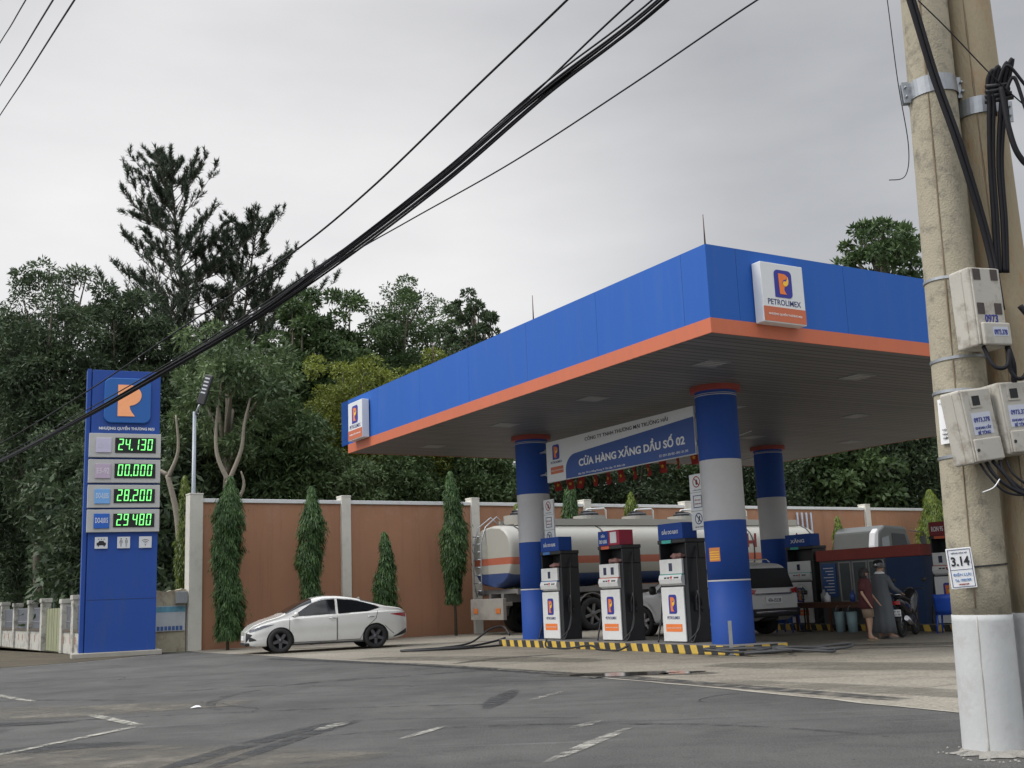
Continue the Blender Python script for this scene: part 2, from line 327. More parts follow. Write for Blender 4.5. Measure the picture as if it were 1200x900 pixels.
def thing(name, label, cat, loc=(0, 0, 0), rz=0, group=None):
    o = bpy.data.objects.new(name, None); COL.objects.link(o); o.empty_display_size = .2
    o.location = loc; o.rotation_euler = (0, 0, rz); return tag(o, label, cat, group)
def dup(root, loc=None, rz=None, label=None, scale=None):
    def cp(o, par):
        c = o.copy(); COL.objects.link(c); c.parent = par
        for ch in list(kids.get(o.name, [])): cp(ch, c)
        return c
    kids = {}
    for o in COL.objects:
        if o.parent: kids.setdefault(o.parent.name, []).append(o)
    r = cp(root, None)
    if loc is not None: r.location = loc
    if rz is not None: r.rotation_euler = (0, 0, rz)
    if scale is not None: r.scale = scale
    if label: r['label'] = label
    return r
def face(o, right, up=(0, 0, 1)):
    r = Vector(right).normalized(); u = Vector(up).normalized(); n = r.cross(u)
    return Matrix.Translation(o) @ Matrix(((r.x, u.x, n.x), (r.y, u.y, n.y), (r.z, u.z, n.z))).to_4x4()
def text(s, w, h, m, M, parent, bold=.0, name='lettering', depth=.003, cx=True):
    c = bpy.data.curves.new('t', 'FONT'); c.body = s; c.size = 1; c.extrude = .01; c.offset = bold; c.resolution_u = 3
    o = bpy.data.objects.new('t', c); COL.objects.link(o)
    me = bpy.data.meshes.new_from_object(o.evaluated_get(bpy.context.evaluated_depsgraph_get()))
    bpy.data.objects.remove(o); bpy.data.curves.remove(c)
    P = np.zeros(len(me.vertices) * 3); me.vertices.foreach_get('co', P); P = P.reshape(-1, 3)
    lo = P.min(0); hi = P.max(0); P -= lo; e = hi - lo
    P[:, 0] *= w / e[0]; P[:, 1] *= h / e[1]; P[:, 2] *= depth / max(e[2], 1e-6)
    if cx: P[:, 0] -= w / 2; P[:, 1] -= h / 2
    me.vertices.foreach_set('co', P.ravel()); me.transform(M); me.name = name
    me.materials.clear(); me.materials.append(m)
    ob = bpy.data.objects.new(name, me); COL.objects.link(ob); ob.parent = parent; return ob
def rrect(w, h, r, n=5, corners=(1, 1, 1, 1)):
    P = []
    for (sx, sy, a0), c in zip(((1, 1, 0), (-1, 1, 90), (-1, -1, 180), (1, -1, 270)), corners):
        rr = r if c else r * .15
        for i in range(n + 1):
            a = R(a0 + 90 * i / n); P.append((sx * (w / 2 - rr) + rr * math.cos(a), sy * (h / 2 - rr) + rr * math.sin(a)))
    return P
def logo(M, w, h, parent, navy=None):
    """rounded blue tile with an orange letter P and a yellow flame curl"""
    t = MB(); t.prism(rrect(w, h, w * .2, 6, (1, 1, 0, 1)), .006, M); o = t.build('emblem_tile', navy or NAVY, parent)
    def bez(pts): return [(x * w, y * h) for x, y in pts]
    arc = [(.02 + .28 * math.cos(R(a)), .13 + .235 * math.sin(R(a))) for a in range(84, -91, -12)]
    P = bez([(-.27, .37)] + arc + [(.02, -.19), (.05, -.27), (.10, -.33), (.16, -.38), (-.24, -.38)])
    q = MB(); q.prism(P, .005, M, z0=.0065); q.build('emblem_letter', ORANGEP, o)
    y = bez([(.25, .28), (.29, .15), (.27, .02), (.17, -.07), (.03, -.08), (-.04, -.01), (-.03, .07), (.05, .11), (.10, .09), (.18, .12), (.22, .19)])
    q = MB(); q.prism(y, .004, M, z0=.012); q.build('flame_curl', YEL, o)
    b = bez([(-.06, .02), (-.02, .12), (.07, .16), (.15, .17), (.20, .24), (.17, .13), (.09, .10), (.02, .09), (-.01, .03)])
    q = MB(); q.prism(b, .003, M, z0=.0125); q.build('curl_line', navy or NAVY, o)
    return o

TH = .5399; C0 = Vector((3.144, 16.868, 0)); WV = Vector((math.cos(TH), math.sin(TH), 0)); UV = Vector((-math.sin(TH), math.cos(TH), 0))
def CW(a, b, z=0): return C0 + WV * a + UV * b + Vector((0, 0, z))
WT = .5863; W0 = Vector((0, 39.679, 0)); WD = Vector((math.cos(WT), math.sin(WT), 0)); WN = Vector((-math.sin(WT), math.cos(WT), 0))
def WW(s, off=0, z=0): return W0 + WD * s + WN * off + Vector((0, 0, z))   # off > 0 is behind the wall
NX = (0, -1, 0)   # "right" of a panel facing local -x
NY = (1, 0, 0)    # "right" of a panel facing local -y

# ------------------------------------------------------------------ ground, road, forecourt
def sheet(name, pts, z, m, kind='structure'):
    b = MB(); b.add([(x, y, z) for x, y in pts], [list(range(len(pts)))]); o = b.build(name, m); o['kind'] = kind; return o
g = MB(); g.add([(-1500, -1500, -.03), (1500, -1500, -.03), (1500, 1500, -.03), (-1500, 1500, -.03)], [(0, 1, 2, 3)]); tag(g.build('ground', GRND), kind='structure')
sheet('road', [(-220, -60), (90, -60), (90, 30), (14, 30), (-9.5, 33.1), (-10.2, 31.9), (-11.3, 28.9), (-12.55, 27.3), (-45, 80), (-95, 160), (-220, 160)], 0, ASPH)
edge = [(16, -12), (7.5, 4.4), (4.1, 10.6), (2.47, 14.12), (.9, 17.1), (-.8, 20.13), (-2.9, 23.1), (-5, 26.1), (-7, 29.1), (-8.81, 31.52), (-9.7, 33.0)]
random.seed(3)
ee = []
for a, b_ in zip(edge[:-1], edge[1:]):
    for k in range(8):
        t = k / 8; ee.append((a[0] * (1 - t) + b_[0] * t + random.uniform(-.035, .035), a[1] * (1 - t) + b_[1] * t + random.uniform(-.035, .035)))
ee.append(edge[-1])
far = [tuple(WW(s, .02)[:2]) for s in (-11.5, 40)]
rim = MB(); V = []
for i, p in enumerate(ee): V += [(p[0], p[1], .0062), (p[0] + .05 + .03 * math.sin(i * 1.7), p[1] + .04, .0062)]
rim.add(V, [(2 * i, 2 * i + 2, 2 * i + 3, 2 * i + 1) for i in range(len(ee) - 1)]); tag(rim.build('forecourt_edge', mat('edge_pale', (.30, .28, .235), .85, var=.3, ns=3, dirt=.6, dirtc=(.12, .11, .09), dscale=2)), kind='structure')
sheet('forecourt', ee + far + [(60, 50), (60, -12)], .004, APRON)
# soil strip between the road and the old fence
fpts = [(-10.3, 31.9), (-11.2, 28.95), (-12.5, 27.35), (-16, 31.6), (-30, 54), (-60, 103), (-66, 100), (-30, 58.5), (-21.5, 46.6), (-12.9, 33.4), (-10.2, 33.4)]
sheet('verge', fpts, .006, SOIL)
def leafmesh(name, P, D, S, L, W, tint, mats, parent=None, twist=None):
    n = len(P); V = np.empty((n, 4, 3)); D = D / np.linalg.norm(D, axis=1, keepdims=True)
    S = S - (S * D).sum(1, keepdims=True) * D; S = S / (np.linalg.norm(S, axis=1, keepdims=True) + 1e-9)
    L = np.broadcast_to(L, (n,))[:, None]; W = np.broadcast_to(W, (n,))[:, None]
    V[:, 0] = P; V[:, 1] = P + D * L * .45 + S * W * .5; V[:, 2] = P + D * L; V[:, 3] = P + D * L * .45 - S * W * .5
    me = bpy.data.meshes.new(name); me.vertices.add(4 * n); me.vertices.foreach_set('co', V.ravel())
    me.loops.add(4 * n); me.loops.foreach_set('vertex_index', np.arange(4 * n, dtype=np.int32))
    me.polygons.add(n); me.polygons.foreach_set('loop_start', np.arange(0, 4 * n, 4, dtype=np.int32)); me.polygons.foreach_set('loop_total', np.full(n, 4, dtype=np.int32))
    me.update(calc_edges=True); a = me.attributes.new('tint', 'FLOAT', 'FACE'); a.data.foreach_set('value', np.clip(tint, 0, 1).astype(np.float32))
    me.materials.append(mats); me.validate()
    o = bpy.data.objects.new(name, me); COL.objects.link(o)
    if parent: o.parent = parent
    return o
rng = np.random.default_rng(5)
def pts_in_poly(n, lo, hi, test):
    P = rng.uniform(lo, hi, (n, 2)); return P[[test(p) for p in P]]
n = 9000; t = rng.uniform(0, 1, n) ** 1.5; base = np.array([(-12.0, 28.9)]) + t[:, None] * np.array([[-18.5, 29.5]])
base = base + np.array([[.86, .51]]) * (rng.uniform(-2.6, 1.0, n) * (1 + 0 * t))[:, None]
keep = rng.uniform(0, 1, n) < .3 + .7 * (np.sin(base[:, 0] * 2.3) * np.cos(base[:, 1] * 1.9) > 0)
ok = (base[:, 0] * .86 + base[:, 1] * .51) < (-12.55 * .86 + 27.3 * .51) + .05
base = base[keep & ok]; n = len(base)
P = np.c_[base, np.full(n, .005)]; D = np.c_[rng.normal(0, .4, (n, 2)), np.ones(n)]
tag(leafmesh('grass', P, D, rng.normal(0, 1, (n, 3)), rng.uniform(.06, .22, n), .03, rng.uniform(0, 1, n), GRASS), 'sparse weeds and grass on the dark soil before the old fence', 'grass', kind='stuff')

# worn markings, tyre stains, puddles
def strip(name, pts, w, m, z, taper=0):
    """flat ribbon with an 'edge' attribute that fades at its borders"""
    P = []; k = len(pts)
    for i in range(k - 1):
        a, b_ = Vector(pts[i] + (0,)), Vector(pts[i + 1] + (0,)); nn = max(2, int((b_ - a).length / .25))
        for j in range(nn): P.append(a.lerp(b_, j / nn))
    P.append(Vector(pts[-1] + (0,))); k = len(P); V = []; E = []
    offs = (-.5, -.36, 0, .36, .5)
    for i, p in enumerate(P):
        d = (P[min(i + 1, k - 1)] - P[max(i - 1, 0)]).normalized(); s = Vector((-d.y, d.x, 0))
        ww = w * (1 - taper * abs(2 * i / (k - 1) - 1) ** 2)
        for o_ in offs: V.append(p + s * ww * o_ + Vector((0, 0, z))); E.append(0.0 if abs(o_) == .5 or i in (0, k - 1) else 1.0)
    F = [(i * 5 + j, i * 5 + j + 1, (i + 1) * 5 + j + 1, (i + 1) * 5 + j) for i in range(k - 1) for j in range(4)]
    b = MB(); b.add(V, F); o = b.build(name, m); o['kind'] = 'structure'
    at = o.data.attributes.new('edge', 'FLOAT', 'POINT'); at.data.foreach_set('value', E); return o
PAINT = worn('worn_road_paint', (.34, .33, .28), .50, 7, soft=.10); PAINT2 = worn('very_worn_paint', (.33, .32, .28), .52, 5, soft=.12)
STAIN = worn('tyre_stain', (.030, .031, .032), .49, 4.5, soft=.14); DAMP = worn('damp_stain', (.145, .132, .106), .50, 1.3, rough=.7, soft=.22)
WET = worn('wet_patch', (.075, .066, .052), .47, 3, rough=.45, soft=.14)
strip('road_marking', [(-8.5, 18.3), (-7.05, 16.45)], .16, PAINT, .009)
strip('road_marking', [(-5.35, 14.1), (-4.2, 12.54)], .17, PAINT, .009)
strip('road_marking', [(-4.2, 12.54), (-4.85, 10.2)], .12, PAINT, .0092)
for q, w_ in [([(.03, 13.6), (.53, 14.78)], .12), ([(-2.08, 11.38), (-1.85, 12.12)], .22), ([(-1.16, 10.39), (-.77, 11.37)], .12), ([(.13, 8.66), (.6, 9.8), (.97, 10.64)], .16), ([(.39, 10.7), (.75, 11.3)], .18)]:
    strip('road_marking', q, w_, PAINT2, .0085, .6)
strip('road_marking', [(-12.3, 26.9), (-11.0, 28.3), (-9.9, 31.2)], .12, PAINT2, .009)
strip('tyre_stain', [(-1.96, 12.24), (-2.5, 10.68), (-2.9, 9.0)], .30, STAIN, .0065, .4)
strip('tyre_stain', [(-1.75, 12.3), (-2.15, 10.9), (-2.5, 9.0)], .22, STAIN, .0068, .4)
strip('tyre_stain', [(-7.2, 13.4), (-5.9, 13.3), (-5.12, 13.3)], .5, STAIN, .0065, .8)
strip('tyre_stain', [(-5.2, 10.6), (-4.3, 10.9), (-3.6, 11.0)], .7, STAIN, .0065, .8)
strip('tyre_stain', [(-.45, 12.8), (-.28, 14.2), (-.1, 15.4)], .34, STAIN, .0065, .8)
strip('tyre_stain', [(-6, 26.6), (-2, 21.8), (1.5, 16.6), (4, 12)], .5, STAIN, .0066, .3)
strip('oil_stain', [(.2, 17.6), (1.0, 17.5), (2.9, 16.7)], .9, WET, .0075, .7)
strip('oil_stain', [(2.0, 24.3), (3.6, 22.1), (5.3, 20.6)], .6, WET, .0075, .6)
strip('oil_stain', [(-1.4, 21.5), (-.4, 22.9), (.9, 23.6)], .45, WET, .0075, .8)
for q, w_ in (([(-3.6, 25.0), (-1.5, 23.6), (1.5, 20.6)], 1.6), ([(3.0, 18.6), (5.2, 16.8), (7.6, 15.2)], 1.7), ([(6.0, 22.6), (9.0, 21.4), (12, 20.5)], 1.3), ([(2.6, 15.4), (4.4, 12.9), (5.6, 11.0)], .9), ([(-6.6, 31.8), (-3.5, 31.2), (-.5, 31.5)], 1.3)):
    strip('damp_stain', q, w_, DAMP, .0071, .5)
strip('oil_stain', [(1.8, 25.9), (5, 22.9), (8.5, 22.0)], .22, WET, .0077, .5)
strip('oil_stain', [(4.3, 21), (6.6, 21.3), (9.5, 20.0)], .28, WET, .0077, .7)
SWIRL = worn('faint_tyre_mark', (.045, .045, .045), .56, 3, soft=.12); DUST = worn('dust_patch', (.13, .118, .095), .50, 1.6, soft=.16); PATCHM = worn('dark_patch', (.045, .045, .044), .46, 1.2, soft=.2)
rd = random.Random(21)
for k in range(8):
    x0, y0 = rd.uniform(-7, 3), rd.uniform(9, 19); a0 = rd.uniform(.3, 1.4) + math.pi * .5 * rd.choice([0, 1]) ; cv = rd.uniform(-.22, .22); P = []
    for i in range(9): P.append((x0, y0)); x0 += .75 * math.cos(a0 + cv * i); y0 += .75 * math.sin(a0 + cv * i)
    P = [p for p in P if p[0] * .857 + p[1] * .515 < 9.6]
    if len(P) > 2: strip('tyre_stain', P, rd.uniform(.12, .22), SWIRL, .0055 + k * .00008, .5)
strip('dust_patch', [(-6.3, 10.2), (-3.5, 10.0), (-1.2, 9.2)], 1.6, DUST, .0051, .5); strip('dust_patch', [(-8.5, 15.5), (-6.0, 14.6), (-3.5, 15.0)], 1.8, DUST, .0052, .6)
strip('dark_patch', [(-9.5, 13.0), (-7.5, 12.4), (-5.6, 12.4)], 1.5, PATCHM, .0049, .5)
for k in range(5):
    x0, y0 = [(-3.2, 13.5), (.6, 11.6), (-6.8, 20.5), (-1.6, 16.4), (2.0, 12.6)][k]; P = []; a0 = rd.uniform(0, 3)
    for i in range(12): P.append((x0, y0)); a0 += rd.uniform(-.6, .6); x0 += .22 * math.cos(a0); y0 += .22 * math.sin(a0)
    strip('crack', P, .035, PATCHM, .0058, .3)
PUD = mat('puddle_water', (.03, .028, .025), .12, var=0, spec=.6)
def blob(name, c, rx, ry, rot, seed, z, m):
    rd = random.Random(seed); ph = [rd.uniform(0, 6.28) for _ in range(4)]; pts = []
    for i in range(48):
        a = 2 * math.pi * i / 48; k = 1 + .18 * math.sin(2 * a + ph[0]) + .13 * math.sin(3 * a + ph[1]) + .09 * math.sin(5 * a + ph[2]) + .05 * math.sin(9 * a + ph[3])
        x, y = rx * k * math.cos(a), ry * k * math.sin(a); pts.append((c[0] + x * math.cos(rot) - y * math.sin(rot), c[1] + x * math.sin(rot) + y * math.cos(rot)))
    return sheet(name, pts, z, m)
blob('puddle', (1.60, 17.25), .72, .42, -.2, 1, .0095, PUD); blob('puddle', (2.35, 17.05), .30, .22, .3, 4, .0095, PUD)
blob('puddle', (3.35, 21.55), 1.2, .16, -1.03, 7, .0095, PUD); blob('puddle', (1.1, 16.75), .16, .05, .2, 9, .0095, PUD)
b = MB(); b.add([(0, 0, .012), (.09, .02, .02), (.12, .08, .012), (.08, .11, .03), (.02, .09, .012), (.05, .05, .035)], [(0, 1, 5), (1, 2, 5), (2, 3, 5), (3, 4, 5), (4, 0, 5)], M=Matrix.Translation((-4.2, 14.4, 0)))
so = b.build('crumpled_paper', LETW); sm_ = so.modifiers.new('s', 'SOLIDIFY'); sm_.thickness = .006; tag(so, 'small crumpled white scrap of paper lying on the grey asphalt', 'litter')

# ------------------------------------------------------------------ canopy
ZB = 5.144; ZT = 6.589; ZO = .2415; CWD = 14.64; CLN = 14.78
can = thing('station_canopy', 'large petrol station roof with blue fascia, orange lower stripe and round blue and white columns', 'canopy', tuple(C0), TH)
def ring(b, x0, y0, x1, y1, z0, z1, t, mi=0):
    b.box(x0, y0, z0, x1, y0 + t, z1, mi); b.box(x0, y1 - t, z0, x1, y1, z1, mi)
    b.box(x0, y0 + t, z0, x0 + t, y1 - t, z1, mi); b.box(x1 - t, y0 + t, z0, x1, y1 - t, z1, mi)
b = MB()
def run(b, axis, fixed, length, z0, z1, t, gap=.006, seg=1.22):
    k = 0; a = 0.0; cuts = [0, .62]
    while cuts[-1] < length - 1.5: cuts.append(cuts[-1] + seg * 2)
    cuts.append(length)
    for a, c in zip(cuts[:-1], cuts[1:]):
        if axis == 'y': b.box(fixed, a + gap / 2, z0, fixed + t, c - gap / 2, z1)
        else: b.box(a + gap / 2, fixed, z0, c - gap / 2, fixed + t, z1)
run(b, 'y', 0, CLN, ZB + ZO, ZT, .05); run(b, 'y', CWD - .05, CLN, ZB + ZO, ZT, .05)
run(b, 'x', -.003, CWD, ZB + ZO, ZT, .05); run(b, 'x', CLN - .047, CWD, ZB + ZO, ZT, .05)
b.build('fascia', BLUE, can)
b = MB(); ring(b, -.012, -.014, CWD + .012, CLN + .012, ZB, ZB + ZO - .002, .03); b.build('fascia_stripe', ORANGE, can)
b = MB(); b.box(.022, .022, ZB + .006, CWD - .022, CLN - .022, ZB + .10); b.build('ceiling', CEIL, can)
b = MB(); b.box(.055, .055, ZT - .35, CWD - .055, CLN - .055, ZT - .25); ring(b, .052, .052, CWD - .052, CLN - .052, ZB + .12, ZT - .02, .03); b.build('roof_deck', METAL, can)
b = MB()
for (x, y) in ((.03, .03), (.03, 5.24), (.03, 9.7), (7.3, .03)):
    b.cyl((x, y, ZT - .01), (x, y, ZT + .5), .014, .006, 8)
b.build('lightning_rod', mat('rust_rod', (.12, .07, .06), .8), can)
for x in (1.62, 5.3, 9.3, 13.0):
    for y in (1.9, 5.6, 9.2, 13.0):
        l = MB(); ring(l, x - .26, y - .26, x + .26, y + .26, ZB - .006, ZB + .004, .02); lo = l.build('ceiling_light', METAL, can)
        l = MB(); l.box(x - .239, y - .239, ZB - .002, x + .239, y + .239, ZB + .003); l.build('diffuser', mat('diffuser', (.20, .20, .20), .4), lo)
        for k in (-1, 0, 1): l = MB(); l.box(x - .236, y + k * .12 - .012, ZB - .008, x + .236, y + k * .12 + .012, ZB - .0025); l.build('louvre', mat('louvre_pale', (.45, .45, .44), .4), lo)
RC = .41
for (cx, cy) in ((3.3, 3.76), (3.3, 10.8), (11.34, 3.76), (11.34, 10.8)):
    M = Matrix.Translation((cx, cy, 0))
    c = MB(); c.lathe([(RC, .17), (RC, 1.338), (RC - .012, 1.34), (RC - .012, 1.372), (RC, 1.374), (RC, 2.5)], 48, 0, M); c.lathe([(RC, 2.5), (RC, 3.68)], 48, 1, M)
    c.lathe([(RC, 3.68), (RC, ZB + .02)], 48, 0, M)
    co = c.build('column', [BLUEP, COLW], can)
    for za, zb_ in ((1.342, 1.37), (ZB - .20, ZB - .185), (ZB - .165, ZB - .155)): c = MB(); c.lathe([(RC + .004, za), (RC + .004, zb_)], 48, 0, M); c.build('white_ring', COLW, co)
    c = MB(); c.lathe([(RC, ZB - .10), (RC + .09, ZB - .09), (RC + .09, ZB + .005), (RC, ZB + .005)], 48, 0, M, False); c.build('collar', RED, co)

# fascia light boxes
def lightbox(label, loc, rz):
    t = thing('fascia_sign', label, 'sign', loc, rz, 'light box signs on the fascia')
    b = MB(); b.box(0, -.20, 0, .93, 0, 1.0); b.build('box', SIGNW, t, .012)
    F = lambda x, z: face((x, -.2005, z), NY)
    logo(face((.47, -.2015, .66), NY), .38, .46, t)
    text('PETROLIMEX', .72, .095, LETB, F(.47, .345), t, .01)
    b = MB(); b.prism(rrect(.915, .24, .005, 1), .004, face((.465, -.2015, .14), NY)); b.build('orange_band', ORANGE, t)
    text('NHƯỢNG QUYỀN THƯƠNG MẠI', .72, .062, LETW, face((.465, -.2065, .145), NY), t, .01)
    return t
lightbox('white light box sign with orange foot beside the near corner of the blue fascia', tuple(CW(.93, -.02, 5.36)), TH)
o_ = CW(-.02, 14.26, 5.38)
lightbox('small far white light box sign at the left end of the blue fascia', tuple(o_), TH - math.pi / 2)

# name board between the front columns (faces the road)
t = thing('name_board', 'long blue and white station name board hung between the two front columns', 'sign', tuple(CW(3.3, 10.05, 3.9)), TH)
b = MB(); b.box(-.04, -5.63, 0, .04, 0, .99); b.build('panel', SIGNW, t, .004)
F = lambda X, z, d=.0415: face((-d, -X, z), NX)
P = [(.84, .012), (5.62, .012), (5.62, .77)] + [(1.3 - .46 * math.sin(R(a)) , .21 + .37 * math.cos(R(a)) + .0) for a in range(0, 91, 10)]
b = MB(); b.prism([(x, y) for x, y in P], .003, F(0, 0)); b.build('blue_field', mat('sign_blue', (.025, .075, .29), .45, var=.04), t)
text('CÔNG TY TNHH THƯƠNG MẠI TRƯỜNG HẢI', 3.1, .135, LETK, F(3.25, .85), t, .012)
text('CỬA HÀNG XĂNG DẦU SỐ 02', 3.9, .27, LETW, F(3.36, .375, .045), t, .03)
text('Địa Chỉ: 79 Lê Hồng Phong, P. Tân Lập, TP. Đăk Lăk', 1.85, .062, LETW, F(2.3, .07, .045), t, .005)
text('ĐT: 0971 393 433 - 0941 101 345', .95, .055, LETW, F(4.92, .10, .045), t, .005)
logo(F(.44, .71), .30, .36, t); text('PETROLIMEX', .50, .055, LETB, F(.44, .465), t, .01)
b = MB(); b.prism(rrect(.56, .17, .005, 1), .003, F(.46, .27)); b.build('orange_band', ORANGE, t)
text('NHƯỢNG QUYỀN THƯƠNG MẠI', .5, .045, LETW, F(.46, .27, .045), t, .005)
b = MB()
for z in (.22, .78):
    b.box(-.02, 0.001, z - .02, .02, .38, z + .02); b.box(-.02, -5.92, z - .02, .02, -5.631, z + .02)
    b.box(-.05, .02, z - .05, .05, .05, z + .05); b.box(-.05, -5.68, z - .05, .05, -5.65, z + .05)
b.build('bracket', METAL, t)

def notice(label, u, pict):
    t = thing('notice_board', label, 'sign', tuple(CW(3.3, u, 2.38)), TH, 'safety notice boards on the columns')
    b = MB(); b.box(-.02, -.44, 0, .02, 0, 1.12); b.build('panel', SIGNW, t, .004)
    for k in range(3):
        zc = .93 - k * .37
        M = face((-.0215, -.22, zc), NX)
        if k in (0, 2):
            ring_ = MB(); n = 28; V = [(r * math.cos(2 * math.pi * i / n), r * math.sin(2 * math.pi * i / n) + .03, 0) for r in (.115, .095) for i in range(n)]
            ring_.add([(v[0], v[1], .003) for v in V], [(i, (i + 1) % n, n + (i + 1) % n, n + i) for i in range(n)], M=M)
            s_ = MB(); ring_.prism([(-.07, .09), (-.055, .105), (.075, -.03), (.06, -.045)], .004, M); ring_.build('prohibition_ring', LETR if k == 0 else LETB, t)
            s_ = MB(); s_.prism([(-.02, -.03), (.02, -.03), (.03, .04), (0, .09), (-.03, .04)] if k == 0 else [(-.03, -.04), (.0, -.04), (.05, .07), (.02, .09)], .002, M); s_.build('pictogram', LETK, t)
            text('CẤM LỬA' if k == 0 else 'CẤM HÚT THUỐC', .26, .035, LETK, face((-.0215, -.22, zc - .13), NX), t)
        else:
            s_ = MB()
            for (a, b2, c, d) in ((-.13, -.12, .13, -.105), (-.13, .115, .13, .13), (-.13, -.105, -.115, .115), (.115, -.105, .13, .115)): s_.prism([(a, b2), (c, b2), (c, d), (a, d)], .003, M)
            s_.build('frame_line', LETB, t)
            text('TẮT MÁY', .2, .045, LETR, face((-.0215, -.22, zc + .04), NX), t); text('TẮT ĐIỆN THOẠI', .2, .04, LETR, face((-.0215, -.22, zc - .04), NX), t)
        if k: s_ = MB(); s_.box(-.023, -.44, zc + .185, -.0205, 0, zc + .191); s_.build('divider', DARK, t)
    b = MB(); b.box(-.015, 0.002, .3, .015, .07, .33); b.box(-.015, 0.002, .9, .015, .07, .93) if u > 8 else b.box(-.015, -.50, .9, .015, -.442, .93); b.build('bracket', METAL, t)
notice('grey notice panel with three warning pictures right beside the far front column', 10.32, 0)
notice('grey notice panel with three warning pictures just left of the near front column', 4.72, 1)

# orange sticker on the near column
t = MB(); ang = TH + math.pi + .55
for (z0, z1, mi, w_) in ((1.72, 1.98, 0, .30),):
    c_ = CW(3.3, 3.76); a0 = -2.05; V = []; 
    for i in range(9):
        a = TH + math.pi - .10 + (i / 8) * .62; V += [(c_.x + .414 * math.cos(a), c_.y + .414 * math.sin(a), 1.72), (c_.x + .414 * math.cos(a), c_.y + .414 * math.sin(a), 1.98)]
    t.add(V, [(2 * i, 2 * i + 2, 2 * i + 3, 2 * i + 1) for i in range(8)], 0, True)
st = t.build('warning_sticker', mat('sticker_orange', (.62, .22, .06), .5)); tag(st, 'small orange and yellow warning sticker on the near blue column', 'sticker')
t = MB()
for k, z in enumerate((1.755, 1.80, 1.845, 1.89)):
    V = []
    for i in range(7):
        a = TH + math.pi - .06 + (i / 6) * .54; V += [(c_.x + .417 * math.cos(a), c_.y + .417 * math.sin(a), z), (c_.x + .417 * math.cos(a), c_.y + .417 * math.sin(a), z + .02)]
    t.add(V, [(2 * i, 2 * i + 2, 2 * i + 3, 2 * i + 1) for i in range(6)])
t.build('text_line', YEL, st)

# flags on a string
t = thing('flag_garland', 'string of small red flags with yellow stars hanging under the roof behind the name board', 'bunting', tuple(CW(4.6, 0, 0)), TH)
b = MB(); pz = lambda y: 4.12 + .012 * (y - 9.2) ** 2 * .9
b.tube([(0, y, pz(y)) for y in np.linspace(4.2, 12.6, 30)], .006, 5); b.build('cord', LETW, t)
random.seed(8)
for y in (12.35, 11.7, 11.1, 10.5, 9.9, 9.35, 8.85, 8.3, 7.75, 7.2, 6.65, 6.1, 5.5, 4.95):
    lean = random.uniform(-.25, .25); tw = random.uniform(-.5, .5) + (1.0 if 9.9 < y < 12 else 0)
    M = Matrix.Translation((0, y, pz(y) - .005)) @ Matrix.Rotation(tw, 4, 'Z') @ Matrix.Rotation(lean, 4, 'X') @ face((0, 0, 0), NX)
    b = MB(); V = []
    for i in range(6):
        for j in range(4): V.append((-.09 + .18 * j / 3, -.30 * i / 5, .018 * math.sin(i * 1.4 + j * 1.1 + y)))
    b.add(V, [(i * 4 + j, i * 4 + j + 1, (i + 1) * 4 + j + 1, (i + 1) * 4 + j) for i in range(5) for j in range(3)], 0, True, M)
    fl = b.build('flag', mat('flag_red', (.42, .035, .03), .7), t)
    b = MB()
    for sgn in (-1, 1): b.add([((.055 if k % 2 == 0 else .022) * math.sin(k * math.pi / 5), -.15 + (.055 if k % 2 == 0 else .022) * math.cos(k * math.pi / 5), sgn * .026) for k in range(10)], [tuple(range(10))], M=M)
    b.build('star', YEL, fl)

# ------------------------------------------------------------------ pump islands
def island(label, w0, w1, u0, u1):
    t = thing('pump_island', label, 'kerb', tuple(CW(0, 0, 0)), TH, 'striped pump islands')
    b = MB(); b.box(w0, u0, .004, w1, u1, .17); b.build('plinth', mat('island_grey', (.16, .155, .15), .85, var=.2, dirt=.5, dirtc=(.06, .055, .05), dscale=3, bump=.2), t, .015)
    def side(L, Mf):
        b = MB(); n_ = max(2, round(L / .19)); V = []
        for k in range(n_ + 1):
            x = L * k / n_; xt = min(L, max(0, x - .05)) if 0 < k < n_ else x; V += [(x, .006, .004), (xt, .160, .004)]
        for k in range(n_ + 1):
            x = L * k / n_; xt = min(L, max(0, x - .05)) if 0 < k < n_ else x; V += [(x, .006, 0), (xt, .160, 0)]
        o_ = 2 * (n_ + 1)
        for k in range(n_):
            a = 2 * k; mi = k % 2
            b.f += [[a, a + 2, a + 3, a + 1], [a + 1, a + 3, o_ + a + 3, o_ + a + 1], [a, o_ + a, o_ + a + 2, a + 2]]; b.m += [mi] * 3; b.s += [False] * 3
        b.v = [tuple(Mf @ Vector(v)) for v in V]; b.build('striped_face', [BLK, YELD], t)
    side(u1 - u0, face((w0 - .001, u1, 0), NX)); side(w1 - w0, face((w0, u0 - .001, 0), NY))
    return t
island('near pump island with black and yellow striped kerb under the first row of columns', 2.70, 3.9, 2.95, 11.75)
island('far pump island with black and yellow striped kerb carrying the booth', 10.74, 11.94, 2.35, 11.75)

